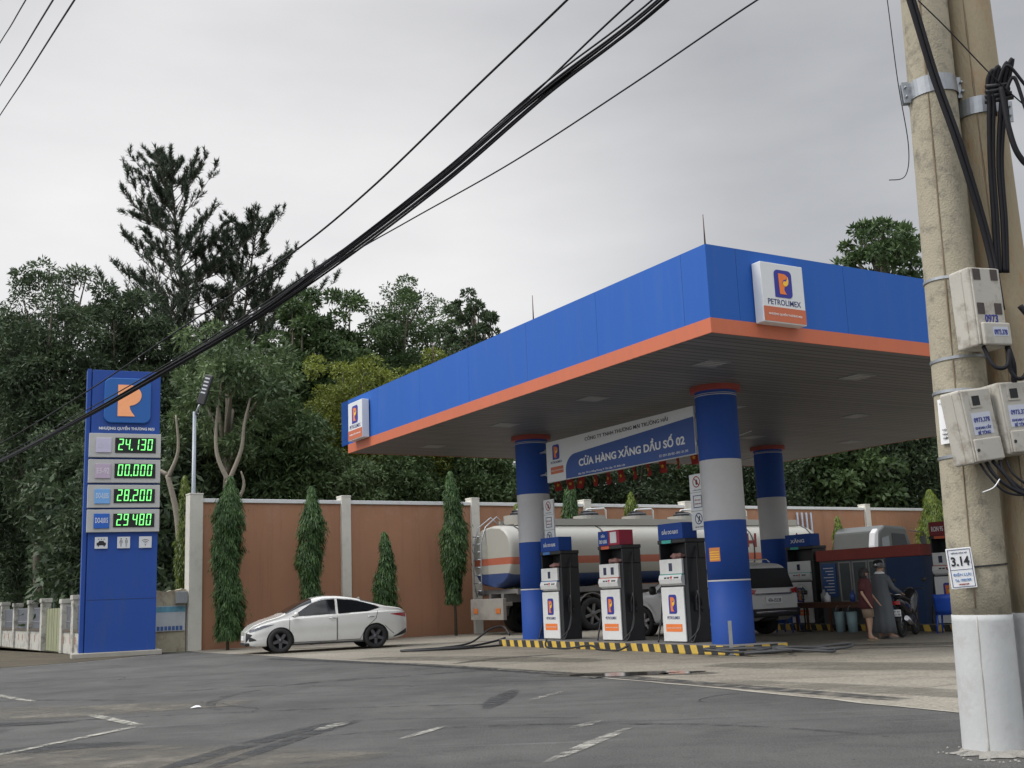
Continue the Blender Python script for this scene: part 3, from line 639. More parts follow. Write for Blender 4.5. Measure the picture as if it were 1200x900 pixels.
def swirl_hose(pts, r, seg=10):
    """catmull rom through pts"""
    P = [Vector(p) for p in pts]; P = [P[0]] + P + [P[-1]]; out_ = []
    for i in range(1, len(P) - 2):
        for k in range(seg):
            s = k / seg; a, b_, c, d = P[i - 1], P[i], P[i + 1], P[i + 2]
            out_.append(.5 * ((2 * b_) + (c - a) * s + (2 * a - 5 * b_ + 4 * c - d) * s * s + (3 * b_ - a - 3 * c + d) * s ** 3))
    out_.append(P[-2]); return out_
TEAL = mat('teal_tag', (.05, .42, .36), .5)
LCD = mat('lcd_dark', (.03, .035, .08), .2)
def pump(label, w, u, header='DẦU DO 0,05S', style='blue', tagm=None, z=.17, wd=.88, rag=True, light=1):
    t = thing('fuel_pump', label, 'fuel pump', tuple(CW(w, u, z)), TH, 'fuel pumps on the islands')
    h = wd / 2; D = .25
    b = MB(); b.box(-D, -h, .0, D, h, 1.66); b.box(.06, -h, 1.66, D, h, 1.98); b.box(-D, -h, 1.66, .06, -h + .04, 1.98); b.box(-D, h - .04, 1.66, .06, h, 1.98); b.box(-D - .02, -h - .015, 1.98, D + .01, h + .015, 2.06)
    b.build('cabinet', DARK, t, .012)
    b = MB(); b.box(-D - .035, -h + .13, .02, -D - .002, h - .03, 1.10); b.build('front_door', WHITE, t, .01)
    b = MB(); b.box(-D - .06, -h + .10, 1.36, -D - .002, h - .06, 1.66); hd = b.build('display_head', WHITE, t, .012)
    b = MB()
    for y in ((.16, -.12) if style != 'blue' else (.02,)): b.box(-D - .064, y - .055, 1.42, -D - .0605, y + .055, 1.58)
    b.build('display', LCD, hd)
    b = MB(); b.add([(-D - .075, y, z_) for y in (-h + .11, h - .05) for z_ in (1.17, 1.345)] + [(-D - .1, y, 1.26) for y in (-h + .11, h - .05)] + [(-D, y, z_) for y in (-h + .11, h - .05) for z_ in (1.13, 1.35)],
        [(0, 2, 5, 4), (4, 5, 3, 1), (6, 8, 2, 0), (1, 3, 9, 7), (6, 0, 4, 1, 7), (8, 9, 3, 5, 2)]); ks = b.build('keypad_shelf', WHITE, t, .006)
    b = MB(); b.box(-D - .066, -h + .105, 1.335, -D - .01, h - .055, 1.358); b.build('colour_line', tagm or TEAL, ks)
    b = MB()
    for y, c in ((.17, 0), (.07, 0), (-.14, 0), (-.22, 0)): b.box(-D - .098, y - .035, 1.27, -D - .086, y + .035, 1.30)
    b.build('keys', LETK, ks); b = MB(); b.box(-D - .098, -.04, 1.245, -D - .083, .005, 1.315); b.build('red_key', REDB, ks)
    yc = .05
    logo(face((-D - .036, yc, .76), NX), .25, .38, t); text('PETROLIMEX', .40, .06, LETB, face((-D - .036, yc, .49), NX), t, .012)
    b = MB(); b.prism(rrect(.52, .15, .004, 1), .003, face((-D - .036, yc, .29), NX)); b.build('orange_band', ORANGEP, t)
    text('NHƯỢNG QUYỀN THƯƠNG MẠI', .44, .035, LETW, face((-D - .0395, yc, .29), NX), t, .005)
    hh = MB(); hh.box(-D - .0, -h + .08, 2.06, D - .12, h - .0, 2.39)
    if style == 'split':
        ho = hh.build('header_box', mat('header_crimson', (.36, .015, .05), .5), t, .01)
        b = MB(); b.box(-D - .006, .05, 2.075, -D - .0005, h - .01, 2.38); b.build('blue_plate', BLUEP, ho)
        b = MB(); b.box(-D - .009, -.26, 2.11, -D - .0005, -.03, 2.35); b.build('paper_notice', LETW, ho)
        text('DẦU', .14, .08, LETW, face((-D - .008, .24, 2.29), NX), ho, .02); text('DO 0,05S', .28, .09, LETW, face((-D - .008, .24, 2.15), NX), ho, .02)
    elif style == 'crimson':
        ho = hh.build('header_box', mat('header_dark_red', (.20, .012, .02), .5), t, .01)
        b = MB(); b.box(-D - .009, -.36, 2.08, -D - .0005, -.02, 2.37); b.build('paper_notice', mat('grey_paper', (.4, .4, .45), .6), ho); text('RON 95', .34, .12, LETW, face((-D - .008, .2, 2.22), NX), ho, .02)
    else:
        ho = hh.build('header_box', BLUEP, t, .01); text(header, .52, .12, LETW, face((-D - .002, .04, 2.22), NX), ho, .02)
    b = MB(); b.box(-D - .03, .0, 1.985, -D - .021, .3, 2.05); b.build('grade_plate', tagm or TEAL, t)
    # nozzles and hoses on the two narrow sides
    for sg, drop in ((-1, 1), (1, .6)):
        y0 = sg * (h + .03)
        b = MB(); b.box(-.12, min(y0 - .03, y0 + .03), .62, .02, max(y0 - .03, y0 + .03), .9); b.build('nozzle_holster', PLAST, t, .008)
        nb = MB(); nb.tube([(-.08, y0 + sg * .05, 1.02), (-.06, y0 + sg * .05, .88), (-.02, y0 + sg * .05, .72)], [.03, .035, .025], 8); nb.tube([(-.02, y0 + sg * .05, .72), (.0, y0 + sg * .05, .60)], .012, 6); nb.tube([(-.12, y0 + sg * .05, .95), (-.13, y0 + sg * .05, .84), (-.05, y0 + sg * .05, .76)], .009, 6); nb.build('nozzle', PLAST, t)
        hp = swirl_hose([(.02, y0, 1.9), (-.06, y0 + sg * .06, 1.6), (-.10, y0 + sg * .10, 1.1), (-.16, y0 + sg * .14, .5), (-.30, y0 + sg * .10, .06), (-.36, y0 + sg * .02, .05), (-.20, y0 + sg * .16, .3), (-.10, y0 + sg * .10, .8), (-.08, y0 + sg * .05, 1.02)], .016)
        b = MB(); b.tube(hp, .016, 7); b.build('hose', HOSE, t)
    if rag:
        rd = random.Random(int(u * 10)); bb = bmesh.new(); bmesh.ops.create_icosphere(bb, subdivisions=3, radius=1)
        for v in bb.verts:
            nn = math.sin(v.co.x * 5 + u) * math.cos(v.co.y * 6) * .3; v.co = Vector((v.co.x * .10, v.co.y * .20 + .03, v.co.z * .06)) * (1 + nn)
        me = bpy.data.meshes.new('rag'); bb.to_mesh(me); bb.free(); me.materials.append(mat('rag_pink', (.30, .16, .14), .9, var=.4, ns=12)); me.polygons.foreach_set('use_smooth', [True] * len(me.polygons))
        ro = bpy.data.objects.new('rag', me); COL.objects.link(ro); ro.location = CW(w - .10, u, z + 1.72); ro.rotation_euler = (0, 0, TH)
        tag(ro, {'9': 'crumpled dull pink rag in the recess of the farthest front pump', '7': 'flattened pink rag in the recess of the middle front pump', '5': 'bunched brownish pink rag in the recess of the near front pump'}[str(int(u))], 'rag', 'rags stuffed in the pump recesses')
    return t
OT = mat('orange_tag', (.6, .12, .05), .5)
pump('front row fuel pump with blue header standing right of the far column', 3.36, 9.82, 'DẦU DO 0,05S', 'blue', mat('blue_tag', (.05, .16, .42), .5))
pump('middle front row fuel pump with half blue half crimson header and pinned paper', 3.38, 7.40, '', 'split', OT)
pump('near front row fuel pump with plain blue header and teal tag beside the thick column', 3.36, 5.20, 'DẦU DO 0,01S', 'blue', TEAL)
pump('back row fuel pump with dark blue header left of the red topped booth', 11.2, 9.50, 'XĂNG', 'blue', TEAL, wd=1.0, rag=False)
pump('back row fuel pump with dark red header right of the booth by the blue chair', 11.2, 4.72, '', 'crimson', OT, wd=.9, rag=False)

# steel post and hose coils
b = MB(); b.box(-.03, -.03, 0, .03, .03, .62); b.box(-.06, -.06, .004, .06, .06, .02)
o = b.build('steel_post', METAL, None, .004); o.location = CW(2.52, 2.95, .004); tag(o, 'short rusty steel post standing at the near end of the striped island', 'post')
def hose_thing(label, pts, r, group=None, m=HOSE):
    b = MB(); b.tube(swirl_hose(pts, r), r, 8); o = b.build('hose', m); return tag(o, label, 'hose', group)
c_ = CW(2.9, 12.35, 0); rd = random.Random(4)
coil = [Vector((c_.x + .4, c_.y - .3, .25)), Vector((c_.x + .25, c_.y, .45)), Vector((c_.x - .1, c_.y - .1, .4)), Vector((c_.x - .6, c_.y - .4, .1))]
hose_thing('black hose looping from the island end down to the concrete at left', [tuple(v) for v in coil] + [(-2.0, 27.9, .035), (-2.5, 27.3, .025), (-1.6, 27.2, .025), (-.9, 27.8, .025), (-.4, 28.3, .03)], .024, 'loose delivery hoses')
hose_thing('second black hose lying doubled on the concrete left of the island', [(c_.x + .3, c_.y - .5, .2), (c_.x, c_.y - .6, .12), (-1.3, 27.6, .06), (-2.2, 27.5, .04), (-2.9, 27.1, .04), (-2.2, 26.9, .04), (-1.2, 27.15, .05)], .026, 'loose delivery hoses')
e_ = CW(2.6, 2.5, 0); pts = []
for k in range(26):
    a = k * .95; rr_ = .5 + .35 * math.sin(k * 1.7); pts.append((e_.x + .55 + rr_ * math.cos(a) * 1.5 + .25 * math.sin(k * .7), e_.y + .15 + rr_ * math.sin(a) * .9, .04 + .03 * (k % 3) + .012 * (k // 5)))
hose_thing('tangled heap of grey black hose at the near end of the striped island', pts, .024, 'loose delivery hoses', mat('grey_hose', (.05, .052, .056), .6))
hose_thing('thin dark hose trailing along the striped kerb of the near island', [tuple(CW(2.62, 9.4, .2)), tuple(CW(2.5, 9.2, .04)), tuple(CW(2.45, 8.3, .03)), tuple(CW(2.58, 7.6, .1)), tuple(CW(2.5, 7.1, .03)), tuple(CW(2.45, 6.4, .03)), tuple(CW(2.6, 6.2, .12))], .022, 'loose delivery hoses')

# ------------------------------------------------------------------ booth, table, chairs, fan
t = thing('booth', 'low attendant booth with dark red roof band, glass doors and a blue side panel', 'booth', tuple(CW(10.95, 5.5, .17)), TH)
b = MB(); b.box(0, 0, 0, .9, 3.3, 1.62); b.build('cabinet', mat('booth_grey', (.11, .115, .12), .6, var=.2, dirt=.3), t)
b = MB(); b.box(-.06, -.05, 1.62, .96, 3.35, 1.90); b.build('roof', RED, t, .01)
b = MB(); b.box(-.03, .0, .0, -.002, 1.05, 1.615); b.box(-.028, -.028, 0, .9, -.002, 1.615); b.build('side_panel', mat('booth_blue', (.012, .04, .115), .6, var=.25, ns=4, dirt=.4, dirtc=(.02, .025, .04)), t)
for y0, y1 in ((1.12, 1.62), (1.66, 2.16), (2.2, 2.62)):
    b = MB(); ring(b, 0, 0, 1, 1, 0, 1, 1) if 0 else b.box(-.03, y0, .55, -.002, y0 + .035, 1.58); b.box(-.03, y1 - .035, .55, -.002, y1, 1.58); b.box(-.03, y0 + .036, 1.545, -.002, y1 - .036, 1.58); b.box(-.03, y0 + .036, .55, -.002, y1 - .036, .585)
    fr = b.build('window', mat('window_frame_grey', (.3, .3, .3), .5), t); b = MB(); b.box(-.014, y0 + .036, .586, -.004, y1 - .036, 1.544); b.build('pane', mat('booth_pane', (.10, .115, .115), .15, spec=.7), fr)
b = MB(); b.box(-.035, 2.72, .68, -.002, 3.22, 1.55); nb_ = b.build('price_list', mat('list_blue', (.03, .09, .26), .5), t)
b = MB()
for k in range(9):
    b.box(-.038, 2.8, .78 + k * .08, -.036, 3.0 + .15 * ((k * 7) % 3) / 2, .80 + k * .08)
ring(b, 0, 0, 0, 0, 0, 0, 0); b.build('text_line', LETW, nb_)
t = thing('table', 'low brown wooden table in front of the booth holding bottles and jugs', 'table', tuple(CW(10.05, 6.55, .004)), TH)
b = MB(); b.box(0, 0, .70, .5, 2.45, .74); b.build('tabletop', WOOD, t, .005)
b = MB(); b.box(.03, .03, .6, .47, 2.42, .698); b.build('apron', WOOD, t)
for x in (.04, .42):
    for y in (.04, 1.2, 2.37): b = MB(); b.box(x, y, 0, x + .05, y + .05, .599); b.build('leg', WOOD, t)
def bottle(label, w, u, z, h, r, m, g='bottles on the table'):
    b = MB(); b.lathe([(0, 0), (r, 0), (r, h * .62), (r * .4, h * .8), (r * .35, h), (0, h)], 14); o = b.build('bottle', m); o.location = CW(w, u, z); tag(o, label, 'bottle', g)
bottle('clear jug at the right end of the brown table near the people', 10.3, 6.85, .744, .30, .07, mat('clear_plastic', (.45, .5, .55), .2, alpha=.7))
bottle('blue water jug second from the right end of the table', 10.3, 7.15, .744, .28, .07, mat('blue_plastic', (.04, .08, .3), .3))
bottle('white plastic bag shaped bottle in the middle of the table', 10.25, 7.95, .744, .24, .08, LETW)
bottle('pale plastic jug behind the white bottle on the table', 10.45, 8.25, .744, .32, .09, mat('grey_plastic', (.3, .32, .33), .4))
def jerry(label, w, u, m):
    o_ = thing('plastic_container', label, 'container', tuple(CW(w, u, .004)), TH, 'containers under the table'); b = MB(); b.lathe([(0, 0), (.11, 0), (.13, .5), (.0, .5)], 16); b.build('bucket', m, o_); b = MB(); b.tube([(.13, 0, .48), (.1, 0, .62), (0, 0, .66), (-.1, 0, .62), (-.13, 0, .48)], .006, 6); b.build('handle', METAL, o_)
jerry('pale teal bucket under the left half of the brown table', 10.1, 7.45, mat('pale_teal', (.25, .36, .38), .5)); jerry('pale teal bucket under the right half of the brown table', 10.1, 7.05, MATS['pale_teal'])
CHB = mat('chair_blue', (.015, .045, .26), .4)
def chair(label, w, u, rz, m, loc_z=.004):
    t = thing('plastic_chair', label, 'chair', tuple(CW(w, u, loc_z)), TH + rz, 'plastic armchairs by the pumps')
    b = MB(); b.box(-.22, -.22, .40, .22, .22, .43); b.build('seat', m, t, .012)
    for x in (-.2, .2):
        for y in (-.2, .2): b = MB(); b.tube([(x * 1.15, y * 1.15, 0), (x, y, .41)], [.018, .026], 8); b.build('leg', m, t)
    b = MB(); k = 9
    V = [(-.22 + .44 * i / (k - 1), .21 + .03 * j + .04 * (1 - abs(2 * i / (k - 1) - 1) ** 2), .43 + .11 * j) for j in range(5) for i in range(k)]
    b.add(V, [(j * k + i, j * k + i + 1, (j + 1) * k + i + 1, (j + 1) * k + i) for j in range(4) for i in range(k - 1)], 0, True); o = b.build('backrest', m, t); sm2 = o.modifiers.new('s', 'SOLIDIFY'); sm2.thickness = .02
    for x in (-.24, .24): b = MB(); b.tube([(x, -.2, .42), (x * 1.08, -.18, .62), (x * 1.08, .05, .65), (x * .98, .25, .62)], [.016, .02, .022, .018], 8); b.build('armrest', m, t)
    return t
chair('dark blue plastic armchair in front of the left back row pump', 9.75, 8.9, 1.9, CHB)
c2_ = chair('bright blue plastic armchair with tall back in front of the right back row pump', 10.3, 4.35, 2.0, mat('chair_blue_bright', (.02, .09, .5), .4))
t = thing('pedestal_fan', 'small pedestal fan with round wire guard between the left back pump and the table', 'fan', tuple(CW(10.15, 9.05 - .35, .004)), TH)
b = MB(); b.lathe([(0, 0), (.18, 0), (.16, .04), (.02, .06), (.02, .95), (0, .95)], 20); b.build('stand', PLAST, t)
b = MB(); b.tube([(-.02, 0, 1.0), (.12, 0, 1.0)], .06, 14); b.build('motor', PLAST, t)
b = MB()
for k in range(12): a = k * math.pi / 6; b.tube([(-.10, 0, 1.0), (-.12, .14 * math.cos(a), 1 + .14 * math.sin(a)), (-.04, .21 * math.cos(a), 1 + .21 * math.sin(a))], .003, 5)
for r_ in (.08, .14, .21): b.tube([(-.115 if r_ < .2 else -.04, r_ * math.cos(i * math.pi / 12), 1 + r_ * math.sin(i * math.pi / 12)) for i in range(25)], .004, 5)
b.build('guard', METAL, t)
for k in range(3):
    a = k * 2.094 + .3; b = MB(); b.add([(-.06, .03 * math.cos(a), 1 + .03 * math.sin(a)), (-.08, .18 * math.cos(a - .35), 1 + .18 * math.sin(a - .35)), (-.05, .18 * math.cos(a + .35), 1 + .18 * math.sin(a + .35))], [(0, 1, 2)]); b.build('blade', mat('fan_green', (.05, .15, .10), .4), t)

# ------------------------------------------------------------------ price totem
t = thing('price_totem', 'tall blue price totem with green lit numbers at the roadside', 'price sign', (-11.9, 30.9, 0), R(24))
b = MB(); b.box(-.02, 0, .14, 1.83, .62, 8.02); b.box(-.16, .06, .14, -.05, .56, 8.05); b.box(-.05, .12, .14, -.02, .5, 8.0); b.build('body', mat('totem_blue', (.018, .072, .32), .5, spec=.35, var=.08, ns=2, dirt=.45, dirtc=(.05, .085, .20), dscale=3.5, stretch=(1, 1, .12)), t, .008)
for z in (1.55,): b = MB(); b.box(-.019, -.004, z, 1.829, -.0005, z + .008); b.build('panel_seam', DARK, t)
b = MB(); b.box(-.35, -.16, 0, 2.0, .75, .14); b.build('plinth', CONC, t, .02)
TB = lambda x, z, d=.0: face((x, -d, z), NY)
b = MB(); b.prism(rrect(1.27, 1.30, .2, 8), .09, TB(.93, 7.14, .0)); lp = b.build('logo_panel', mat('logo_panel_blue', (.018, .12, .40), .3, var=.04), t, .02)
arc = [(.0 + .34 * math.cos(R(a)), .19 + .30 * math.sin(R(a))) for a in range(88, -75, -9)]
b = MB(); b.prism([(-.30, .49)] + arc + [(.02, -.12), (.04, -.22), (.09, -.31), (.17, -.42), (-.30, -.42)], .02, TB(.96, 7.1, .092)); b.build('emblem_letter', mat('lit_orange', (.85, .36, .16), .5, emit=(1, .42, .2), estr=.12), lp)
text('NHƯỢNG QUYỀN THƯƠNG MẠI', 1.5, .145, LETW, TB(.93, 6.35, .002), t, .035)
GREEN = mat('led_green', (.1, .5, .1), .5, emit=(.22, 1.0, .24), estr=1.15); OFF = mat('display_black', (.008, .01, .01), .25)
PANELG = mat('totem_grey', (.47, .47, .45), .5, var=.06, dirt=.12, dirtc=(.3, .29, .27))
SEG = {'0': 'abcdef', '1': 'bc', '2': 'abged', '3': 'abgcd', '4': 'fgbc', '8': 'abcdefg', '9': 'abcdfg'}
def digits(s, x0, z0, par):
    b = MB(); x = x0; w, h, th, sh = .125, .32, .025, .08
    def sg(x, pts): b.prism([(x + px + py * sh, py) for px, py in pts], .006, TB(0, z0, .128))
    for ch in s:
        if ch == '.': sg(x - .015, [(0, -.01), (.035, -.01), (.035, .035), (0, .035)]); x += .055; continue
        if ch == ' ': x += .055; continue
        for k in SEG[ch]:
            m_ = h / 2
            P = dict(a=[(.01, h - th), (w - .01, h - th), (w - .002, h), (.002, h)], d=[(.002, 0), (w - .002, 0), (w - .01, th), (.01, th)], g=[(.01, m_ - th / 2), (w - .01, m_ - th / 2), (w - .01, m_ + th / 2), (.01, m_ + th / 2)],
                f=[(0, m_ + .008), (th, m_ + .018), (th, h - th), (0, h - .006)], b=[(w - th, m_ + .018), (w, m_ + .008), (w, h - .006), (w - th, h - th)],
                e=[(0, .006), (th, th), (th, m_ - .018), (0, m_ - .008)], c=[(w - th, th), (w, .006), (w, m_ - .008), (w - th, m_ - .018)])[k]
            sg(x, P)
        x += w + .058
    return b.build('digits', GREEN, par)
for k, (z0, z1, num, lab, lm, lc) in enumerate(((5.50, 6.18, '24.130', 'RON 95', (.55, .52, .66), (.60, .58, .70)), (4.78, 5.44, '00.000', 'E5-92', (.50, .40, .52), (.68, .62, .68)), (4.08, 4.72, '28.200', 'DO-0,05S', (.18, .40, .75), (.62, .68, .75)), (3.40, 4.03, '29 480', 'DO-0,01S', (.02, .12, .50), (.75, .76, .76)))):
    b = MB(); b.box(-.07, -.10, z0, 1.86, .3, z1); p_ = b.build('price_panel', PANELG, t, .01)
    b = MB(); b.box(.62, -.118, z0 + .13, 1.72, -.1015, z1 - .12); d_ = b.build('display', OFF, p_)
    zc = (z0 + z1) / 2; digits(num, .70, zc - .135, p_)
    b = MB(); b.box(.11, -.135, zc - .21, .52, -.1015, zc + .20); l_ = b.build('fuel_label', mat('fuel_label_%d' % 0 if 0 else ['label_lavender', 'label_pink', 'label_sky', 'label_blue'][k], lm, .4, var=.04), p_, .008)
    text(lab, .33, .17, mat(['print_lavender', 'print_pink', 'print_sky', 'print_white'][k], lc, .5), TB(.315, zc, .136), l_, .015)
# pictogram tiles
for k, xc in enumerate((.33, .92, 1.50)):
    b = MB(); b.box(xc - .17, -.045, 2.95, xc + .17, .0, 3.27); tl = b.build('pictogram_tile', SIGNW, t, .006)
    M = TB(xc, 3.11, .0455); b = MB()
    if k == 0:
        b.prism([(-.12, -.07), (.12, -.07), (.12, -.0), (.08, .01), (.055, .055), (-.055, .055), (-.08, .01), (-.12, 0)], .003, M)
        for x in (-.09, .06): b.prism([(x, -.10), (x + .035, -.10), (x + .035, -.072), (x, -.072)], .003, M)
        for x in (-.07, 0, .07): b.prism([(x + .014 * math.cos(i), .10 + .014 * math.sin(i)) for i in np.linspace(0, 5.5, 8)], .003, M)
    elif k == 1:
        for x in (-.07, .07):
            b.prism([(x + .02 * math.cos(i), .10 + .02 * math.sin(i)) for i in np.linspace(0, 5.5, 8)], .002, M)
            for s_ in (-1, 1):
                q = [(x + s_ * a, c) for a, c in ((.008, .07), (.03, .06), (.05 if x < 0 else .035, -.02), (.04 if x < 0 else .03, -.02), (.022, .05), (.014, -.12), (.006, -.12))]
                b.prism(q, .002, M)
    else:
        for r_ in (.05, .095, .14):
            A = [R(a) for a in range(48, 133, 7)]; b.prism([(r_ * math.cos(a), -.06 + r_ * math.sin(a)) for a in A] + [((r_ - .014) * math.cos(a), -.06 + (r_ - .014) * math.sin(a)) for a in A[::-1]], .003, M)
        b.prism([(.016 * math.cos(i), -.075 + .016 * math.sin(i)) for i in np.linspace(0, 5.5, 8)], .003, M)
    b.build('pictogram', LETK if k != 1 else mat('thin_grey', (.12, .12, .12), .5), tl)

# ------------------------------------------------------------------ perimeter wall
t = thing('perimeter_wall', 'long tall terracotta rendered wall with cream posts and coping behind the forecourt', 'wall', tuple(W0), WT)
b = MB(); b.box(-11.4, 0, 0, 42, .18, 4.34); b.build('wall_panel', WALLM, t)
b = MB(); b.box(-11.4, -.05, 4.342, 42, .23, 4.46); b.build('coping', WHITE, t, .01)
CREAM = mat('cream_post', (.62, .60, .53), .7, var=.08, ns=2, dirt=.3, dirtc=(.30, .27, .22), dscale=2.5)
for s_ in (-11.57, -6.69, -1.8, 3.08, 8.05, 13.4, 18.79, 23.8, 28.8, 33.8, 38.8):
    w_ = .20 if s_ < -11 else .16
    b = MB(); b.box(s_ - w_, -.12, 0, s_ + w_, .30, 4.56); b.box(s_ - w_ - .008, -.128, 4.562, s_ + w_ + .008, .308, 4.61); b.build('post', CREAM, t, .008)
for k in range(4):
    t2 = None
t = thing('drain_pipes', 'four grey vertical pipes fixed to the terracotta wall behind the tank', 'pipes', tuple(WW(14.2, -.12)), WT)
for k in range(4): b = MB(); b.cyl((k * .28, 0, .1), (k * .28, 0, 4.2), .045, n=10); b.build('pipe', mat('pipe_grey', (.28, .31, .36), .5), t)

# old stained wall stub beside the totem, with a notice and a meter box
t = thing('stained_wall', 'low crumbling cream wall with rust stains between the totem and the tall wall', 'wall', tuple(WW(-14.6, .05)), WT)
rd = random.Random(2); b = MB(); n = 26; top = [1.78 + rd.uniform(-.05, .04) + (.06 if 12 < i < 15 else 0) for i in range(n + 1)]
V = []
for i in range(n + 1):
    x = 2.8 * i / n; V += [(x, 0, 0), (x, 0, top[i]), (x, .2, top[i] + rd.uniform(-.03, .03)), (x, .2, 0)]
b.add(V, [(4 * i + j, 4 * (i + 1) + j, 4 * (i + 1) + (j + 1) % 4, 4 * i + (j + 1) % 4) for i in range(n) for j in range(3)] + [(0, 1, 2, 3), (4 * n + 3, 4 * n + 2, 4 * n + 1, 4 * n)])
b.build('masonry', RUSTW, t)
t = thing('notice_banner', 'faded white and blue paper notice pasted on the stained low wall', 'notice', tuple(WW(-12.95, .02, .60)), WT)
b = MB(); b.box(0, -.02, 0, 1.12, -.005, .72); b.build('sheet', mat('faded_paper', (.50, .54, .56), .6, dirt=.3, dirtc=(.4, .36, .3)), t)
b = MB(); b.box(0, -.024, .54, 1.12, -.0205, .70); b.build('blue_strip', mat('pale_teal_print', (.12, .32, .42), .5, var=.5, ns=9), t)
b = MB()
for k in range(7): b.box(.30 + k * .11, -.024, .02, .30 + k * .11 + .085, -.0205, .14)
for k in range(3): b.box(.06, -.024, .22 + k * .09, .22, -.0205, .25 + k * .09)
b.build('print', mat('print_navy', (.05, .12, .32), .5), t)
b = MB(); b.box(-.16, -.10, 0, .16, .1, .34); o = b.build('meter_box', METAL, None, .01); o.location = WW(-11.98, -.12, 1.38); o.rotation_euler = (0, 0, WT); tag(o, 'small grey meter box at the top of the stained wall by the first cream post', 'meter box')

# street lamp behind the first cream post
t = thing('street_lamp', 'slim galvanised street lamp with tilted black lamp head rising behind the first wall post', 'street lamp', (-9.78, 33.55, 0), 0)
b = MB(); b.cyl((0, 0, 0), (0, 0, 7.15), .075, .055, 14); b.build('pole', mat('lamp_pole_grey', (.27, .30, .33), .45, metal=.3), t)
b = MB(); b.tube([(0, 0, 7.0), (.12, -.05, 7.25), (.2, -.08, 7.4)], .035, 8); b.build('arm', METAL, t)
M = Matrix.Translation((.2, -.08, 7.35)) @ Matrix.Rotation(R(17), 4, 'Y') @ Matrix.Rotation(R(-15), 4, 'Z')
b = MB(); b.box(-.14, -.05, 0, .14, .05, .95, 0, M); h_ = b.build('lamp_head', PLAST, t, .03)
b = MB()
for k in range(5): b.box(-.09, -.056, .35 + k * .115, .07, -.051, .395 + k * .115, 0, M)
b.build('lens', mat('lens', (.55, .57, .6), .2), h_)

# ------------------------------------------------------------------ old roadside fence
A = Vector((-12.75, 33.1, 0)); B = Vector((-21.9, 47.5, 0)); FD = (B - A).normalized(); fl = (B - A).length
fr = math.atan2(FD.y, FD.x)
t = thing('old_fence', 'mouldy whitewashed low fence with grey railings and a pale green gate panel', 'fence', tuple(A), fr)
def px_s(px):  # distance along the fence measured for each post
    return px
posts = [-1.4, 1.3, 3.05, 6.6, 9.2, 12.6, 15.9, 19.3, 22.8, 26.2, 29.8]
for i, s_ in enumerate(posts):
    b = MB(); hh_ = 1.70 + .05 * math.sin(i * 2.3); b.box(s_ - .17, -.15, 0, s_ + .17, .15, hh_); b.box(s_ - .20, -.18, hh_ - .12, s_ + .20, .18, hh_ + .02); b.build('post', MOULD, t, .01)
for i, (a, c) in enumerate(zip(posts[:-1], posts[1:])):
    if i == 2:
        b = MB(); x = a + .2
        while x < c - .25: b.box(x, -.04, .02, x + .17, .0 if int(x * 7) % 2 else -.01, 1.40); x += .18
        b.build('gate_panel', mat('pale_green_boards', (.27, .28, .17), .8, var=.2, dirt=.4), t)
    else:
        b = MB(); b.box(a + .17, -.08, 0, c - .17, .08, .66); b.build('low_wall', MOULD, t)
        b = MB(); b.box(a + .17, -.12, .662, c - .17, .12, .73); b.build('ledge', mat('dark_ledge', (.10, .08, .06), .9, dirt=.5), t)
        b = MB(); nn = int((c - a - .5) / .95) + 1
        for k in range(nn): xx = a + .5 + k * .95; b.box(xx, .082, .30, xx + .07, .088, .52)
        b.build('slot', mat('slot_orange', (.36, .12, .06), .8), t)
        b = MB(); x = a + .2
        while x < c - .2: b.box(x, -.012, .735, x + .05, .012, 1.42); x += .085
        b.box(a + .171, -.02, .95, c - .171, .02, .99); b.box(a + .171, -.02, 1.42, c - .171, .02, 1.46); b.build('railing', mat('railing_grey', (.16, .17, .19), .5, dirt=.3), t)

